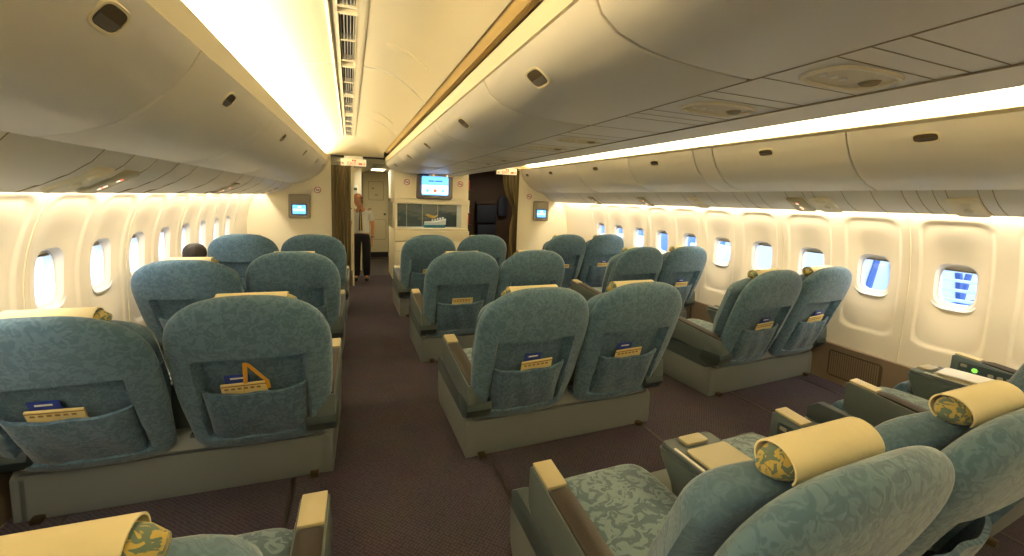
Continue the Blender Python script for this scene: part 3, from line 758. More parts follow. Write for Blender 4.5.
def cushion_rings(xc):
    R = []; nb = 26
    for k in range(26):
        s = lerp(.10, .79, k/25); w = .325 if s < .60 else .325*max(.0, 1-((s-.60)/.20)**3)**.5
        w = max(w, .02); w = min(w, .285+.05*sst(.1, .5, s))
        ring = []; top = 1 if s < .66 else max(.15, (1-((s-.66)/.15)**2))
        bot = sst(.06, .16, s)*.7+.3
        for side in (0, 1):
            for i in range(nb+1):
                a = -1+2*i/nb
                if side: a = -a
                if side and i in (0, nb): continue
                q = (1-abs(a)**5)**.5 if abs(a) < 1 else 0
                if side == 0: y = .115-.05*q
                else: y = .115+(.050*q+.045*sst(.55, .82, abs(a))*q*sst(.15, .4, s))*top*bot
                ring.append(leanpt(xc+w*a, y, s))
        R.append(ring)
    return R
def pocket_mb(xc, lb=0):
    mb = MB(); nu, nv = 22, 12; top = []; out = []; inn = []
    for j in range(nv+1):
        v = j/nv; ro, ri = [], []
        for i in range(nu+1):
            a = -1+2*i/nu; s = lerp(.072, .408-.012*(1-a*a), v); x = .232*a*lerp(.95, 1, v)
            puff = (1-abs(a)**6)*(.22+.78*math.sin(PI*min(1, v*.62+.06)))
            y = -(.034+.046*puff+.004*math.sin(a*9+v*4))
            ro.append(leanpt(xc+x, y-.012, s)); ri.append(leanpt(xc+x*.985, y+.004, s))
        out.append(ro); inn.append(ri[::-1])
    mb.loft([a+b for a, b in zip(out, inn)])
    return mb
def roundbox(x0, x1, y0, y1, z0, z1): return MB().box(x0, x1, y0, y1, z0, z1)
def cushion_box(x0, x1, y0, y1, z0, z1, crown=.015, n=10):
    mb = MB(); R = []; cx, cy = (x0+x1)/2, (y0+y1)/2
    # rounded slab made of stacked superellipse rings
    N = 48
    for t, zz in ((.90, 0), (.975, .12), (1, .3), (1, .6), (.985, .8), (.95, .92), (.88, .98), (.7, 1.0), (.4, 1.0), (.05, 1.0)):
        R.append([(cx+supr(2*PI*k/N, (x1-x0)/2*t, 1, 7)[0], cy+supr(2*PI*k/N, 1, (y1-y0)/2*t, 7)[1], lerp(z0, z1, zz)+crown*(1-t*t)*(1 if zz == 1 else 0)) for k in range(N)])
    return mb.loft(R)
SXC = (-.362, .362)
def make_seat(la=20, lb=20):
    LEANS[0], LEANS[1] = math.radians(la), math.radians(lb)
    r = empty('twin_seat')
    # plinth
    mb = MB(); mb.prism([(0, .0), (.80, .0), (.86, .10), (.86, .235), (0, .235)], 'x', -.685, .685)
    mb.build('base_plinth', METAL, r, bevel=.012)
    mb = MB(); mb.prism([(-.004, .245), (-.012, .262), (.035, .345), (.10, .375), (.5, .375), (.5, .245)], 'x', -.665, .665)
    mb.build('rear_shroud', METAL, r, bevel=.010)
    mb = MB(); mb.box(.02, .12, -.016, .06, .326, .345); mb.build('shroud_joint', METAL_D, r, bevel=.004)
    # seat pans, leg rests
    for sx in (-1, 1):
        xa, xb = (-.625, -.148) if sx < 0 else (.148, .625)
        mb = MB().box(xa+.01, xb-.01, .10, .62, .30, .36); mb.build('seat_pan', SHELL, r, bevel=.01)
        cushion_box(xa, xb, .04, .70, .355, .468).build('seat_cushion', FABRIC_SEAT, r, smooth=60)
        lr = MB().prism([(.70, .42), (.735, .40), (.90, .10), (.86, .08), (.67, .36)], 'x', xa+.01, xb-.01); lr.build('leg_rest', FABRIC_PLAIN, r, bevel=.02, seg=3)
    # backs
    for xc in SXC:
        b = MB().loft(back_rings(xc)).build('backrest', FABRIC, r, smooth=60)
        pocket_mb(xc).build('seat_pocket', FABRIC_IN, b, smooth=70)
        # seam piping across the back at the edge of the slip cover
        MB().loft(cushion_rings(xc)).build('back_cushion', FABRIC_PLAIN, r, smooth=60)
        # headrest roll
        R = []; N = 22
        for k in range(15):
            u = -1+2*k/14; x = .195*u; q = max(.12, (1-abs(u)**5))**.5
            R.append([leanpt(xc+x, 0.108+.047*q*math.cos(2*PI*i/N), .820+.040*q*math.sin(2*PI*i/N)) for i in range(N)])
        hr = MB().loft(R).build('headrest_roll', PILLOWF, r, smooth=60)
        R = []; M = 20
        for k in range(9):
            x = lerp(-.155, .155, k/8); ro, ri = [], []
            for i in range(M+1):
                th = lerp(math.radians(-70), math.radians(190), i/M)
                rr = 1
                ro.append(leanpt(xc+x, .108+(.052)*math.cos(th), .820+(.045)*math.sin(th)))
                ri.append(leanpt(xc+x, .108+(.048)*math.cos(th), .820+(.041)*math.sin(th)))
            R.append(ro+ri[::-1])
        MB().loft(R).build('headrest_cloth', CLOTH, hr, smooth=60)
    # armrests
    for sx in (-1, 1):
        def mx(a, b): return (sx*a, sx*b) if sx > 0 else (sx*b, sx*a)
        xa, xb = mx(.632, .728)
        mb = MB().prism([(-.02, .372), (.60, .40), (.635, .43), (.632, .585), (.615, .596), (-.09, .515), (-.10, .40)], 'x', xa, xb)
        arm = mb.build('armrest', ARMM, r, bevel=.008)
        ya, za = .615, .600; yb, zb = -.085, .519
        def top(y): return lerp(.5155, .5965, (y+.09)/.705)
        xp, xq = mx(.640, .720)
        R = []
        for k in range(13):
            y = lerp(-.075, .475, k/12); z = top(y)-.002; h = .020*(1 if 0 < k < 12 else .5)
            R.append([(xp, y, z), (xp, y, z+h*.6), (lerp(xp, xq, .2), y, z+h), (lerp(xp, xq, .8), y, z+h), (xq, y, z+h*.6), (xq, y, z)])
        MB().loft(R).build('arm_pad', LEATHER, arm, smooth=60)
        mb = MB().prism([(.485, top(.485)), (.62, top(.615)), (.62, top(.615)+.012), (.485, top(.485)+.014)], 'x', xp, xq)
        cp = mb.build('arm_cap', CAP, arm, bevel=.004)
        # inner control panel with buttons
        xi = sx*.632
        mb = MB(); R0 = rrect(.30, .085, .012, 4, .44, .515); mb.prism(R0, 'x', xi-sx*.004, xi+sx*.002); pn = mb.build('control_panel', SHELL, arm, bevel=.001)
        bt = MB()
        for yy in (.33, .375, .42): bt.prism(rrect(.028, .022, .006, 3, yy, .508), 'x', xi-sx*.008, xi-sx*.002)
        bt.cyl((xi-sx*.002, .50, .518), (xi-sx*.008, .50, .518), .018)
        bt.prism(rrect(.034, .02, .005, 3, .56, .535), 'x', xi-sx*.008, xi-sx*.002)
        bt.build('control_button', SCREENBOX, arm)
        # lower side shroud and dark groove
        xa, xb = mx(.655, .715)
        mb = MB().prism([(-.03, .37), (.78, .385), (.84, .34), (.84, .26), (.06, .24), (-.02, .30)], 'x', xa, xb); mb.build('side_shroud', METAL_D, r, bevel=.008)
        xa, xb = mx(.645, .708)
        mb = MB().prism([(0, .0), (.80, .0), (.86, .10), (.86, .25), (.03, .25), (.0, .22)], 'x', xa, xb); mb.build('side_skirt', METAL, r, bevel=.008)
        xa, xb = mx(.575, .735)
        mb = MB().prism([(-.06, .30), (.05, .285), (.11, .31), (.10, .40), (-.09, .405), (-.105, .36)], 'x', xa, xb); mb.build('corner_bracket', SHELL, r, bevel=.014)
        xa, xb = mx(.585, .630)
        MB().box(xa, xb, -.035, .05, 0, .028).build('track_fitting', BRASS, r, bevel=.005)
    # console between the two seats
    mb = MB(); rings = []
    for z, w_, y0, y1 in ((.30, .085, .06, .52), (.44, .10, .04, .55), (.555, .135, .03, .58), (.585, .140, .03, .585)):
        rings.append([(p[0], (y0+y1)/2+p[1], z) for p in rrect(2*w_, y1-y0, .025, 4)])
    c = MB().loft(rings).build('console', ARMM, r, smooth=30, bevel=0)
    rings = [[(p[0], .306+p[1], z) for p in rrect(2*w_, l, .022, 4)] for z, w_, l in ((.588, .134, .54), (.606, .134, .54), (.612, .128, .528))]
    MB().loft(rings).build('console_edge', METAL_D, c)
    MB().loft([[(p[0]+.012, .27+p[1], z) for p in rrect(.215, .40, .015, 4)] for z in (.6125, .624)]).build('console_lid', TAN, c, bevel=.004)
    MB().loft([[(p[0], .525+p[1], z) for p in rrect(.12, .06, .012, 4)] for z in (.6125, .628)]).build('console_hinge', TAN, c, bevel=.006)
    MB().box(-.128, -.118, .10, .50, .6125, .619).build('console_strip', TITAN, c)
    MB().box(-.03, .03, .567, .5885, .40, .52).build('console_outlet', SHELL, c, bevel=.004)
    return r
YAW_L, YAW_R, YAW_C = math.radians(-2.0), math.radians(3.6), math.radians(0.8)
seat_spots = {
 'LZ': (-2.12, .90, YAW_L), 'LA': (-2.11, 2.57, YAW_L), 'LB': (-2.10, 4.20, YAW_L), 'LC': (-2.06, 5.80, YAW_L),
 'CZ': (.085, .80, YAW_C), 'CA': (.070, 2.43, YAW_C), 'CB': (.05, 4.07, YAW_C), 'CC': (.02, 5.75, YAW_C),
 'RZ': (2.27, .98, YAW_R), 'RA': (2.26, 2.66, YAW_R), 'RB': (2.16, 4.25, YAW_R), 'RC': (2.06, 5.85, YAW_R)}
seat_lab = {
 'LZ': 'pair of teal seats at the bottom left corner, only headrests and armrest showing',
 'LA': 'pair of teal seats on the left, largest backs, an orange strap in one pocket',
 'LB': 'pair of teal seats on the left where the dark-haired passenger sits',
 'LC': 'pair of teal seats on the left, frontmost row beside the left bulkhead monitor',
 'CZ': 'pair of teal seats at the bottom right, seen from above with console and cushion',
 'CA': 'pair of teal seats in the centre block, nearest full backs above grey base',
 'CB': 'pair of teal seats in the centre block, middle row of full backs',
 'CC': 'pair of teal seats in the centre block, farthest row in front of the display cabinet',
 'RZ': 'pair of teal seats at the right edge, only armrests and console showing',
 'RA': 'pair of teal seats by the right windows, nearest full backs on grey-green base',
 'RB': 'pair of teal seats on the right by the windows, middle row of full backs',
 'RC': 'pair of teal seats by the right windows, farthest row near bulkhead monitor'}
SM = {}
LN = {'LZ': (18, 18), 'CZ': (22, 22), 'LA': (26, 20), 'LB': (27, 20)}
protos = {}
for i, (k, (x, y, a)) in enumerate(seat_spots.items()):
    ln = LN.get(k, (20, 20))
    if ln in protos: o = copy_tree(protos[ln])
    else: o = protos[ln] = make_seat(*ln)
    o.location = (x, y, 0); o.rotation_euler = (0, 0, a)
    tag(o, seat_lab[k], 'seat', 'twin seats in rows through the cabin')
    SM[k] = Matrix.Translation((x, y, 0)) @ Matrix.Rotation(a, 4, 'Z')

# things in the pockets
def booklet_proto():
    t = empty('booklet')
    MB().box(-.10, .10, -.005, .005, 0, .18).build('cover', PAPER, t, bevel=.001)
    q = MB(); q.box(-.101, .101, -.0062, .0062, .166, .172)
    for k in range(6): q.box(-.085+k*.028, -.068+k*.028, -.0062, -.005, .146, .157)
    q.build('cover_print', PAPERB, t)
    return t
def packet_proto():
    t = empty('amenity_packet'); MB().box(-.055, .055, -.004, .004, 0, .205).build('sleeve', BLUE, t, bevel=.002)
    MB().box(-.03, .03, -.0052, -.004, .182, .192).build('sleeve_print', WHITE, t)
    return t
bp_, pp_ = booklet_proto(), packet_proto(); usedb = usedp = False
def put(proto_, used, key, side, dx, s, y, tilt, label, cat, grp):
    o = copy_tree(proto_) if used else proto_
    LEANS[:] = [math.radians(q) for q in LN.get(key, (20, 20))]
    x, yy, zz = leanpt(SXC[side]+dx, y, s, side=side)
    M = SM[key] @ Matrix.Translation((x, yy, zz)) @ Matrix.Rotation(LEANS[side], 4, 'X') @ Matrix.Rotation(tilt, 4, 'Y')
    o.matrix_world = M; o.location = M.to_translation(); o.rotation_euler = M.to_euler()
    tag(o, label, cat, grp)
where = {'LA': 'nearest left-hand', 'LB': 'second left-hand', 'CA': 'nearest centre', 'CB': 'second centre', 'CC': 'farthest centre', 'RA': 'nearest right-hand', 'RB': 'middle right-hand', 'RC': 'farthest right-hand'}
sd = ('left', 'right')
for key, side, dx, tl, blu in (('LA', 0, -.04, -.04, -.03), ('LA', 1, -.045, .02, -.03), ('LB', 0, .03, .1, .02), ('LB', 1, -.02, .1, -.02), ('CA', 0, .045, .05, -.03), ('CA', 1, -.01, .03, -.035), ('CB', 0, .01, 0, None),
        ('CB', 1, .0, 0, None), ('CC', 0, .03, 0, None), ('RA', 0, .04, .05, .0), ('RA', 1, .02, .06, .03), ('RB', 1, .02, 0, -.01), ('RC', 0, .0, 0, -.01), ('RC', 1, .0, 0, .02)):
    blue_only = key == 'LB'
    if not blue_only:
        put(bp_, usedb, key, side, dx, .266, -.054, -tl, 'cream booklet in the %s back pocket of the %s seat pair' % (sd[side], where[key]), 'booklet', 'booklets in the seat pockets'); usedb = True
    if blu is not None:
        put(pp_, usedp, key, side, dx+blu, .282, -.038, -tl*.5, 'blue packet in the %s back pocket of the %s seat pair' % (sd[side], where[key]), 'packet', 'blue packets in the seat pockets'); usedp = True
# orange strap in left aisle seat pocket
LEANS[:] = [math.radians(26), math.radians(20)]
pts = [leanpt(SXC[1]-.03+u, -.056, s) for u, s in ((-.016, .34), (-.010, .44), (.0, .575), (.014, .56), (.045, .51), (.085, .45), (.09, .40))]
pts = [SM['LA'] @ Vector(p) for p in pts]
mb = MB(); R = []
for p in pts: R.append([tuple(p+Vector(d)) for d in ((-.009, -.003, 0), (.009, -.003, 0), (.009, .003, 0), (-.009, .003, 0))])
mb.loft(R); tag(mb.build('strap', YSTRAP), 'orange strap looped out of the pocket of the nearest left aisle seat', 'strap')
# white slab in place of the window highlight on the console lid, bottom right
o = MB().box(-.09, .09, -.16, .16, 0, .008).build('magazine', WHITE, bevel=.002)
M = SM['RZ'] @ Matrix.Translation((.0, .30, .6285)) ; o.location = M.to_translation(); o.rotation_euler = (0, 0, math.radians(8))
tag(o, 'white slab standing in for window glare on the console at the right edge', 'magazine')
o = MB().cyl((0, 0, 0), (0, 0, .003), .014).build('light_button', GRNL, bevel=.001)
M = SM['RZ'] @ Matrix.Translation((.6228, .50, .518)); o.location = M.to_translation(); o.rotation_euler = (0, -PI/2, 0)
tag(o, 'small lit green button on the window-side armrest at the right edge', 'button')

# ------------------------------------------------------------------ people
def skinned(name, nodes, edges, m, parent=None, sub=2):
    """nodes: name -> (xyz, r or (rx,ry)); edges list; root is the first node"""
    keys = list(nodes); me = bpy.data.meshes.new(name)
    me.from_pydata([nodes[k][0] for k in keys], [(keys.index(a), keys.index(b)) for a, b in edges], [])
    o = bpy.data.objects.new(name, me); C.objects.link(o)
    sk = o.modifiers.new('s', 'SKIN'); sk.branch_smoothing = .6; sk.use_smooth_shade = True
    sv = me.skin_vertices[0].data if me.skin_vertices else None
    if sv is None:
        bm = bmesh.new(); bm.from_mesh(me); bm.verts.layers.skin.verify(); bm.to_mesh(me); bm.free(); sv = me.skin_vertices[0].data
    for i, k in enumerate(keys):
        r_ = nodes[k][1]; sv[i].radius = r_ if isinstance(r_, tuple) else (r_, r_); sv[i].use_root = (i == 0)
    sb = o.modifiers.new('u', 'SUBSURF'); sb.levels = sub; sb.render_levels = sub
    dg = bpy.context.evaluated_depsgraph_get(); nm = bpy.data.meshes.new_from_object(o.evaluated_get(dg))
    bpy.data.objects.remove(o); nm.materials.clear(); nm.materials.append(m)
    for p in nm.polygons: p.use_smooth = True
    q = bpy.data.objects.new(name, nm); C.objects.link(q)
    if parent: q.parent = parent
    return q
def ellip(name, c, r, m, parent, zcut=None, n=24):
    mb = MB(); R = []
    for k in range(1, 16):
        ph = PI*k/16
        R.append([(c[0]+r[0]*math.sin(ph)*math.cos(2*PI*i/n), c[1]+r[1]*math.sin(ph)*math.sin(2*PI*i/n), c[2]+r[2]*math.cos(ph)) for i in range(n)])
    return mb.loft(R).build(name, m, parent, smooth=80)
def hand(N, E, wrist, d, side, tag_, spread=(0, 1, 0), out=(1, 0, 0)):
    """palm and five bent fingers hanging from the wrist; d = hand direction"""
    w = Vector(N[wrist][0]); d = Vector(d).normalized(); sp = Vector(spread).normalized(); ou = Vector(out).normalized()
    pm = w+d*.05; N[tag_+'palm'] = (tuple(pm), (.020, .034)); E.append((wrist, tag_+'palm'))
    for k, (o_, L) in enumerate(((-.030, .070), (-.010, .080), (.010, .075), (.030, .060))):
        b = w+d*.088+sp*o_; m1 = b+d*L*.5+ou*.004; m2 = b+d*L*.92+ou*.018
        N[tag_+'f%da' % k] = (tuple(b), .010); N[tag_+'f%db' % k] = (tuple(m1), .009); N[tag_+'f%dc' % k] = (tuple(m2), .0075)
        E += [(tag_+'palm', tag_+'f%da' % k), (tag_+'f%da' % k, tag_+'f%db' % k), (tag_+'f%db' % k, tag_+'f%dc' % k)]
    a = w+d*.035-sp*.038+ou*.008; b = a+d*.035-sp*.014+ou*.006
    N[tag_+'ta'] = (tuple(a), .011); N[tag_+'tb'] = (tuple(b), .009); E += [(tag_+'palm', tag_+'ta'), (tag_+'ta', tag_+'tb')]

# standing crew member (local: facing -y towards the camera, x to the picture's right)
N = {'pel': ((0, 0, .88), (.13, .10)), 'wst': ((0, .0, 1.0), (.125, .09)), 'chs': ((0, .0, 1.18), (.145, .10)), 'shc': ((0, .005, 1.30), (.10, .075)), 'nck': ((-.02, -.01, 1.385), .052), 'hd0': ((-.03, -.02, 1.44), .062),
     'shR': ((.155, .0, 1.29), .052), 'elR': ((.205, .02, 1.03), .040), 'wrR': ((.20, -.05, .80), .026),
     'shL': ((-.155, .0, 1.29), .052), 'elL': ((-.215, .02, 1.03), .040), 'wrL': ((-.20, -.05, .80), .026),
     'hpR': ((.085, 0, .80), .088), 'knR': ((.09, -.01, .46), .056), 'anR': ((.09, .02, .09), .036), 'toR': ((.10, -.10, .035), .020),
     'hpL': ((-.085, 0, .80), .088), 'knL': ((-.09, -.01, .46), .056), 'anL': ((-.09, .02, .09), .036), 'toL': ((-.10, -.10, .035), .020)}
E_ = [('pel', 'wst'), ('wst', 'chs'), ('chs', 'shc'), ('shc', 'nck'), ('nck', 'hd0'), ('shc', 'shR'), ('shR', 'elR'), ('elR', 'wrR'), ('shc', 'shL'), ('shL', 'elL'), ('elL', 'wrL'),
      ('pel', 'hpR'), ('hpR', 'knR'), ('knR', 'anR'), ('anR', 'toR'), ('pel', 'hpL'), ('hpL', 'knL'), ('knL', 'anL'), ('anL', 'toL')]
hand(N, E_, 'wrR', (0, -.15, -1), 1, 'R', spread=(0, 1, 0), out=(-1, 0, 0)); hand(N, E_, 'wrL', (0, -.15, -1), 1, 'L', spread=(0, 1, 0), out=(1, 0, 0))
def head_into(o, hc, yaw, tilt, sc=1.0, hairless=True):
    """join a modelled head into the body mesh"""
    mb = MB(); R = []; n = 32
    prof_ = [(-.120, .030, .030, -.020), (-.112, .045, .045, -.018), (-.095, .056, .060, -.012), (-.07, .064, .074, -.006), (-.04, .070, .084, -.002), (0, .075, .092, 0), (.03, .077, .096, .004), (.06, .075, .095, .006), (.085, .067, .086, .008), (.105, .052, .066, .008), (.118, .030, .038, .008), (.122, .008, .010, .008)]
    for z, rx, ry, yo in prof_:
        ring = []
        for i in range(n):
            th = 2*PI*i/n; x = rx*math.cos(th); y = ry*math.sin(th)+yo
            f_ = max(0, -math.sin(th))
            if f_ > .8:
                nose = math.exp(-((z+.018)/.022)**2)*math.exp(-(x/.014)**2)*.022+math.exp(-((z-.01)/.03)**2)*math.exp(-(x/.010)**2)*.008
                eye = math.exp(-((z-.012)/.011)**2)*math.exp(-((abs(x)-.030)/.013)**2)*.008
                mouth = math.exp(-((z+.058)/.008)**2)*math.exp(-(x/.024)**2)*.004
                brow = math.exp(-((z-.034)/.010)**2)*math.exp(-((abs(x)-.028)/.022)**2)*.004
                y -= nose-eye+mouth*0+brow; y += mouth
            ring.append((x, y, z))
        R.append(ring)
    # finer vertical resolution by interpolation
    RR = []
    for a, b in zip(R, R[1:]):
        for t in (0, .34, .67): RR.append([tuple(Vector(p).lerp(Vector(q), t)) for p, q in zip(a, b)])
    RR.append(R[-1]); mb.loft(RR)
    for sx in (-1, 1):
        ear = [[(sx*(.072+.010*w_), .008+.016*math.cos(2*PI*i/12)*w2, -.005+.030*math.sin(2*PI*i/12)*w2) for i in range(12)] for w_, w2 in ((0, .8), (.8, 1), (1.2, .7))]
        mb.loft(ear)
    M = Matrix.Translation(hc) @ Matrix.Rotation(yaw, 4, 'Z') @ Matrix.Rotation(tilt, 4, 'Y') @ Matrix.Scale(sc, 4)
    h = mb.build('head_tmp', SKIN, smooth=80)
    bm = bmesh.new(); bm.from_mesh(o.data); k = len(bm.verts); bm.from_mesh(h.data); bm.verts.ensure_lookup_table()
    for v in bm.verts[k:]: v.co = M @ v.co
    bm.to_mesh(o.data); bm.free(); bpy.data.objects.remove(h)
    for p in o.data.polygons: p.use_smooth = True
    return M
def face_bits(M, parent, hair_full):
    def tr(o):
        for v in o.data.vertices: v.co = M @ v.co
        return o
    for sx in (-1, 1):
        tr(ellip('eye', (sx*.030, -.084, .012), (.010, .006, .006), WHITE, parent)); tr(ellip('iris', (sx*.030, -.0895, .012), (.0045, .003, .005), DARK, parent))
        tr(MB().tube([(sx*.016, -.094, .030), (sx*.030, -.092, .036), (sx*.044, -.082, .031)], .003, 6).build('eyebrow', HAIR, parent))
    tr(MB().tube([(-.022, -.083, -.056), (0, -.090, -.058), (.022, -.083, -.056)], [.002, .005, .002], 8).build('mouth', mat('lips', (160, 92, 80), .5) if 'lips' not in MATS else MATS['lips'], parent))
    mb = MB(); n = 32; R = []
    top = [(-.055, .078, .088, .012), (-.02, .080, .096, .010), (.02, .082, .100, .010), (.05, .082, .102, .010)]
    if hair_full: top += [(.085, .075, .096, .010), (.112, .058, .076, .010), (.130, .034, .044, .010), (.135, .006, .008, .010)]
    for z, rx, ry, yo in top:
        R.append([(rx*math.cos(th), ry*math.sin(th)+yo, z+(.0 if math.sin(th) > -.2 or z > .07 else .0)) for th in [lerp(-.32 if not hair_full else -.45, PI+(.32 if not hair_full else .45), i/(n-1)) for i in range(n)]])
    if hair_full:
        R = []
        for z, rx, ry, yo in top:
            lo = z < .06
            R.append([(rx*math.cos(2*PI*i/n), max(ry*math.sin(2*PI*i/n), -.055 if lo else -9)+yo, z) for i in range(n)])
        o = mb.loft(R).build('hair', HAIR, parent, smooth=80)
    else:
        R2 = []
        for (z, rx, ry, yo), ro in zip(top, R):
            ri = [((rx-.010)*math.cos(th), (ry-.010)*math.sin(th)+yo, z) for th in [lerp(-.32, PI+.32, i/(n-1)) for i in range(n)]]
            R2.append(ro+ri[::-1])
        o = mb.loft(R2).build('hair', HAIR, parent, smooth=80)
    tr(o)
man = empty('person', (-1.10, 8.5, 0))
body = skinned('body', N, E_, SKIN, man)
Mh = head_into(body, (-.055, -.045, 1.515), math.radians(-14), math.radians(-7), 1.0)
face_bits(Mh, man, False)
NS = {'hem': ((0, 0, .885), (.150, .118)), 'pel': ((0, 0, .92), (.150, .118)), 'wst': ((0, .0, 1.0), (.145, .108)), 'chs': ((0, .0, 1.18), (.160, .118)), 'shc': ((0, .005, 1.30), (.115, .088)), 'nk': ((-.012, 0, 1.35), .064),
      'shR': ((.160, .0, 1.288), .064), 'elR': ((.196, .012, 1.11), .062), 'shL': ((-.160, .0, 1.288), .064), 'elL': ((-.20, .012, 1.11), .062)}
skinned('shirt', NS, [('hem', 'pel'), ('pel', 'wst'), ('wst', 'chs'), ('chs', 'shc'), ('shc', 'nk'), ('shc', 'shR'), ('shR', 'elR'), ('shc', 'shL'), ('shL', 'elL')], SHIRT, man)
NT = {'top': ((0, 0, .95), (.150, .120)), 'pel': ((0, 0, .885), (.158, .128)), 'hpR': ((.085, 0, .78), .105), 'knR': ((.09, -.01, .46), .078), 'anR': ((.09, .01, .045), .068), 'hpL': ((-.085, 0, .78), .105), 'knL': ((-.09, -.01, .46), .078), 'anL': ((-.09, .01, .045), .068)}
skinned('trousers', NT, [('top', 'pel'), ('pel', 'hpR'), ('hpR', 'knR'), ('knR', 'anR'), ('pel', 'hpL'), ('hpL', 'knL'), ('knL', 'anL')], TROUS, man)
for sx in (-1, 1):
    R = []
    for k, (y, w_, h_) in enumerate(((.07, .030, .05), (.04, .042, .085), (-.02, .045, .075), (-.09, .050, .055), (-.15, .046, .045), (-.185, .022, .03))):
        R.append([(sx*.095+w_*math.cos(a)+sx*.001*k, y, h_/2+h_/2*math.sin(a)) for a in [2*PI*i/16 for i in range(16)]])
    MB().loft(R).build('shoe', SHOE, man, smooth=70)
mb = MB(); mb.loft([[(-.022, -.112, 1.345), (.010, -.112, 1.345), (.010, -.100, 1.345), (-.022, -.100, 1.345)], [(-.030, -.148, 1.18), (.022, -.148, 1.18), (.022, -.138, 1.18), (-.030, -.138, 1.18)], [(-.038, -.136, .95), (.030, -.136, .95), (.030, -.126, .95), (-.038, -.126, .95)]]); tie = mb.build('tie', TIE, man)
mb = MB(); mb.loft([[(-.004, -.116, 1.33), (.004, -.116, 1.33), (.004, -.112, 1.33), (-.004, -.112, 1.33)], [(-.009, -.152, 1.18), (.005, -.152, 1.18), (.005, -.148, 1.18), (-.009, -.148, 1.18)], [(-.012, -.140, .95), (.006, -.140, .95), (.006, -.136, .95), (-.012, -.136, .95)]]); mb.build('tie_stripe', YEL, tie)
for sx in (-1, 1): MB().box(sx*.15-.028, sx*.15+.028, -.05, .05, 1.345, 1.357).build('epaulette', TROUS, man, bevel=.004)
MB().cyl((.2, -.045, .815), (.201, -.042, .835), .034, .034, 16).build('watch', mat('watch', (120, 110, 90), .3, .6), man)
man.rotation_euler = (0, 0, math.radians(-6))
tag(man, 'bald man in white short-sleeved shirt and dark trousers standing beside the left curtain', 'person')

# seated passenger (facing forward, +y), hidden by the seat but for the hair
pas = empty('person', SM['LB'] @ Vector((-.44, .27, -.035))); pas.rotation_euler = (0, 0, YAW_L); pas.scale = (1.08, 1.04, .965)
N = {'pel': ((0, -.02, .56), (.13, .11)), 'wst': ((0, -.06, .68), (.125, .10)), 'chs': ((0, -.12, .84), (.14, .105)), 'shc': ((0, -.165, .955), (.10, .08)), 'nck': ((0, -.165, 1.02), .052), 'hd0': ((0, -.155, 1.06), .06),
     'shR': ((.155, -.165, .94), .052), 'elR': ((.20, -.06, .72), .040), 'wrR': ((.15, .14, .64), .026), 'shL': ((-.155, -.165, .94), .052), 'elL': ((-.20, -.06, .72), .040), 'wrL': ((-.15, .14, .64), .026),
     'hpR': ((.09, .04, .56), .085), 'knR': ((.10, .43, .55), .058), 'anR': ((.10, .55, .14), .036), 'toR': ((.10, .68, .05), .03),
     'hpL': ((-.09, .04, .56), .085), 'knL': ((-.10, .43, .55), .058), 'anL': ((-.10, .55, .14), .036), 'toL': ((-.10, .68, .05), .03)}
hand(N, E2 := list(E_[:19]), 'wrR', (0, 1, -.1), 1, 'R', spread=(1, 0, 0), out=(0, 0, -1)); hand(N, E2, 'wrL', (0, 1, -.1), 1, 'L', spread=(-1, 0, 0), out=(0, 0, -1))
pb = skinned('body', N, E2, SKIN, pas)
Mh = head_into(pb, (0, -.145, 1.115), PI, 0, .95); face_bits(Mh, pas, True)
NS = {'pel': ((0, -.03, .58), (.14, .12)), 'wst': ((0, -.06, .68), (.138, .115)), 'chs': ((0, -.12, .84), (.155, .12)), 'shc': ((0, -.165, .955), (.112, .09)), 'nk': ((0, -.165, 1.0), .062),
      'shR': ((.158, -.165, .94), .062), 'elR': ((.20, -.06, .72), .055), 'fR': ((.165, .07, .665), .042), 'shL': ((-.158, -.165, .94), .062), 'elL': ((-.20, -.06, .72), .055), 'fL': ((-.165, .07, .665), .042)}
skinned('sweater', NS, [('pel', 'wst'), ('wst', 'chs'), ('chs', 'shc'), ('shc', 'nk'), ('shc', 'shR'), ('shR', 'elR'), ('elR', 'fR'), ('shc', 'shL'), ('shL', 'elL'), ('elL', 'fL')], NAVY, pas)
NT = {'pel': ((0, -.02, .56), (.145, .125)), 'hpR': ((.09, .06, .56), .095), 'knR': ((.10, .43, .55), .072), 'anR': ((.10, .55, .14), .052), 'hpL': ((-.09, .06, .56), .095), 'knL': ((-.10, .43, .55), .072), 'anL': ((-.10, .55, .14), .052)}
skinned('trousers', NT, [('pel', 'hpR'), ('hpR', 'knR'), ('knR', 'anR'), ('pel', 'hpL'), ('hpL', 'knL'), ('knL', 'anL')], TROUS, pas)
tag(pas, 'seated passenger with dark hair showing above the left window seat', 'person')

# ------------------------------------------------------------------ outside
APR = mat('apron_concrete', (182, 194, 216), .9)
struct(MB().box(-60, 60, -40, 60, -4.6, -4.5).build('ground', APR, smooth=0))
STEEL = mat('steel_blue', (70, 96, 150), .5); TWH = mat('terminal_white', (196, 206, 222), .6); TGL = mat('terminal_glass', (96, 130, 190), .2)
t = empty('passenger_stairs', (11.3, 5.3, -4.7)); t.rotation_euler = (0, 0, math.radians(8))
n = 20
for sx in (0, 1.6):
    a = MB(); a.tube([(0, sx, .6), (5.2, sx, 5.6)], .09, 6, STEEL); a.build('stringer', STEEL, t)
    a = MB(); a.tube([(0, sx, 1.6), (5.2, sx, 6.6)], .05, 6, STEEL)
    for k in range(9): a.tube([(5.2*k/8, sx, .6+5*k/8), (5.2*k/8, sx, 1.6+5*k/8)], .035, 6, STEEL)
    a.build('handrail', STEEL, t)
for k in range(n):
    MB().box(5.2*k/n, 5.2*k/n+.3, 0, 1.6, .62+5*k/n, .68+5*k/n).build('step', TWH, t)
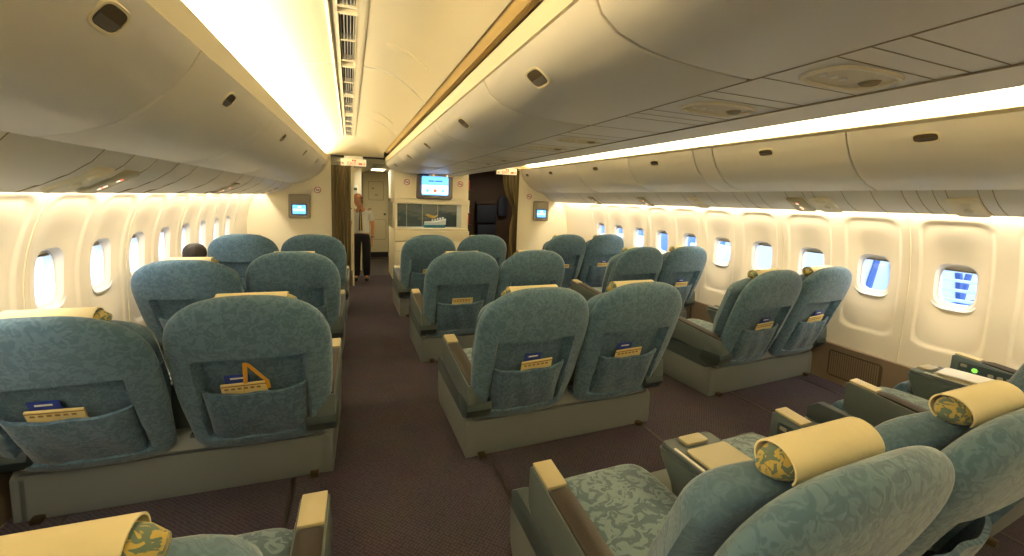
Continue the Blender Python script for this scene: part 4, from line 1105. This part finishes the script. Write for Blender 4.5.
MB().box(0, 6.4, .1, 1.5, .3, .8).build('chassis', STEEL, t)
for (wx, wy) in ((.8, .1), (.8, 1.5), (5.4, .1), (5.4, 1.5)): MB().cyl((wx, wy-.12, .35), (wx, wy+.12, .35), .35).build('wheel', DARK, t)
tag(t, 'blue-grey mobile stairs seen through the nearest right window', 'airstairs')
t = empty('jet_bridge', (12, 9.0, -4.5))
MB().box(-1.0, 14, -1.2, 1.2, 3.1, 5.9).build('tunnel', TWH, t, bevel=.1)
a = MB()
for k in range(8): a.tube([(-1+1.8*k, -1.25, 3.1), (-.1+1.8*k, -1.25, 5.9), (.8+1.8*k, -1.25, 3.1)], .11, 6, STEEL)
a.build('truss', STEEL, t); MB().cyl((3, 0, 0), (3, 0, 3.1), .35).build('support_leg', STEEL, t); MB().box(2, 4, -.9, .9, 0, .7).build('wheel_bogie', DARK, t)
tag(t, 'white boarding bridge with blue-grey truss seen through the right windows', 'jet bridge')
t = empty('terminal_building', (40, 20, -4.5)); MB().box(-6, 8, -38, 38, 0, 9).build('wall', TWH, t)
for k in range(18): MB().box(-6.08, -6, -36+4*k, -33+4*k, .6, 4.6).build('window', TGL, t)
MB().box(-7, 9, -39, 39, 9, 9.6).build('roof', STEEL, t)
tag(t, 'white terminal building with blue glass far outside the right windows', 'building')
for k, (tx, ty, tr_, lb_) in enumerate(((19, 14.5, .4, 'white and blue service truck outside, nearest one beyond the boarding bridge'), (24, 24, 1.2, 'white and blue service truck outside, in the middle of the apron'), (22, 33, 1.9, 'white and blue service truck outside, farthest towards the nose'))):
    t = empty('service_truck', (tx, ty, -4.5), tr_)
    MB().prism([(-1.1, .5), (1.1, .5), (1.1, 3.2), (-1.1, 3.2)], 'x', -3.2, 1.6).build('cargo_box', TWH, t, bevel=.08)
    MB().prism([(1.75, .5), (3.4, .5), (3.4, 1.4), (2.9, 2.3), (1.75, 2.35)], 'y', -1.0, 1.0).build('cab', STEEL, t, bevel=.06)
    MB().box(-3.2, 3.3, -.9, .9, .38, .55).build('chassis', DARK, t); MB().box(-3.0, 1.4, -1.12, 1.12, 1.5, 2.0).build('blue_stripe', TGL, t)
    for wx in (-2.2, 2.4):
        for wy in (-.95, .95): MB().cyl((wx, wy-.13, .42), (wx, wy+.13, .42), .42).build('wheel', DARK, t)
    tag(t, lb_, 'truck', 'trucks on the apron')
t = empty('hangar', (-45, 20, -4.5)); MB().box(-8, 6, -30, 30, 0, 8).build('wall', TWH, t)
for k in range(12): MB().box(6, 6.08, -28+5*k, -25+5*k, .2, 6).build('hangar_door', TGL, t)
tag(t, 'pale blue building outside the left windows', 'building')

# ------------------------------------------------------------------ world, lights
w = bpy.data.worlds.new('World'); S.world = w; w.use_nodes = True
bg = w.node_tree.nodes['Background']; bg.inputs['Color'].default_value = (.70, .83, 1, 1); bg.inputs['Strength'].default_value = 2.4
def area(name, loc, rot, sx, sy, power, col):
    l = bpy.data.lights.new(name, 'AREA'); l.shape = 'RECTANGLE'; l.size = sx; l.size_y = sy; l.energy = power; l.color = col
    o = bpy.data.objects.new(name, l); C.objects.link(o); o.location = loc; o.rotation_euler = rot; return o
def aim(o, d, ydir=(0, 1, 0)):
    z = -Vector(d).normalized(); y = Vector(ydir).normalized(); y = (y-z*y.dot(z)).normalized(); x = y.cross(z)
    o.rotation_euler = Matrix((x, y, z)).transposed().to_euler()
WARM = (1, .85, .60); WARM2 = (1, .86, .65)
def strip(name, near, far, z_n, z_f, y0, y1, d, width, power, col):
    """fluorescent strip following the tapered cabin line, split where the line bends"""
    for a, b in ((y0, min(y1, 1.5)), (max(y0, 1.5), y1)):
        if b <= a: continue
        pa = Vector((lerp(near, far, tf(a)), a, lerp(z_n, z_f, tf(a)))); pb = Vector((lerp(near, far, tf(b)), b, lerp(z_n, z_f, tf(b))))
        o = area(name, (pa+pb)/2, (0, 0, 0), width, (pb-pa).length, power*(pb-pa).length, col); aim(o, d, pb-pa)
strip('cove_light_left', -1.90, -1.72, 2.225, 2.232, YB+.1, 7.8, (-.05, 0, 1), .05, 9.5, WARM)
strip('cove_light_right', 2.14, 1.98, 2.235, 2.24, YB+.1, 7.8, (.05, 0, 1), .05, 12, WARM)
strip('wall_wash_left', -2.657, -2.63, 1.655, 1.655, YB+.1, 7.9, (-.25, 0, -1), .035, 4.4, WARM2)
strip('wall_wash_right', 2.805, 2.77, 1.69, 1.69, YB+.1, 7.9, (.2, 0, -1), .035, 5.0, WARM2)
o = area('vestibule_lamp', (-.74, 9.5, 2.12), (0, 0, 0), .24, .5, 7, (1, .9, .7))
o = area('galley_fill', (2.0, 9.0, 2.25), (0, 0, 0), .3, .3, 9, (1, .8, .55))  # unseen fill light, added to brighten the dark galley
o = area('case_lamp', (.1, 8.2, 1.46), (0, 0, 0), .9, .08, 1.2, (1, .95, .8))
sun = bpy.data.lights.new('sun', 'SUN'); sun.energy = 1.2; sun.angle = .1; so = bpy.data.objects.new('sun', sun); C.objects.link(so); so.rotation_euler = (math.radians(20), math.radians(8), 0)

# ------------------------------------------------------------------ camera
cam = bpy.data.cameras.new('camera'); co = bpy.data.objects.new('camera', cam); C.objects.link(co); S.camera = co
yaw, pitch, roll, fpx, cx, cy = .3740, .1108, .0341, 423.9, 515.5, 246.3
F = Vector((math.sin(yaw)*math.cos(pitch), math.cos(yaw)*math.cos(pitch), -math.sin(pitch))); R_ = Vector((math.cos(yaw), -math.sin(yaw), 0)); U = R_.cross(F)
R2 = R_*math.cos(roll)+U*math.sin(roll); U2 = -R_*math.sin(roll)+U*math.cos(roll)
co.matrix_world = Matrix.Translation((-1.30, 0, 1.629)) @ Matrix((R2, U2, -F)).transposed().to_4x4()
cam.sensor_width = 36; cam.lens = fpx/1024*36; cam.shift_x = -(cx-512)/1024; cam.shift_y = -(278-cy)/1024
cam.clip_start = .02
vs = S.view_settings; vs.view_transform = 'Standard'; vs.look = 'None'; vs.gamma = 1; vs.use_curve_mapping = False; vs.exposure = 0.78
S.cycles.max_bounces = 10; S.cycles.diffuse_bounces = 6; S.cycles.transparent_max_bounces = 12; S.cycles.sample_clamp_indirect = 6
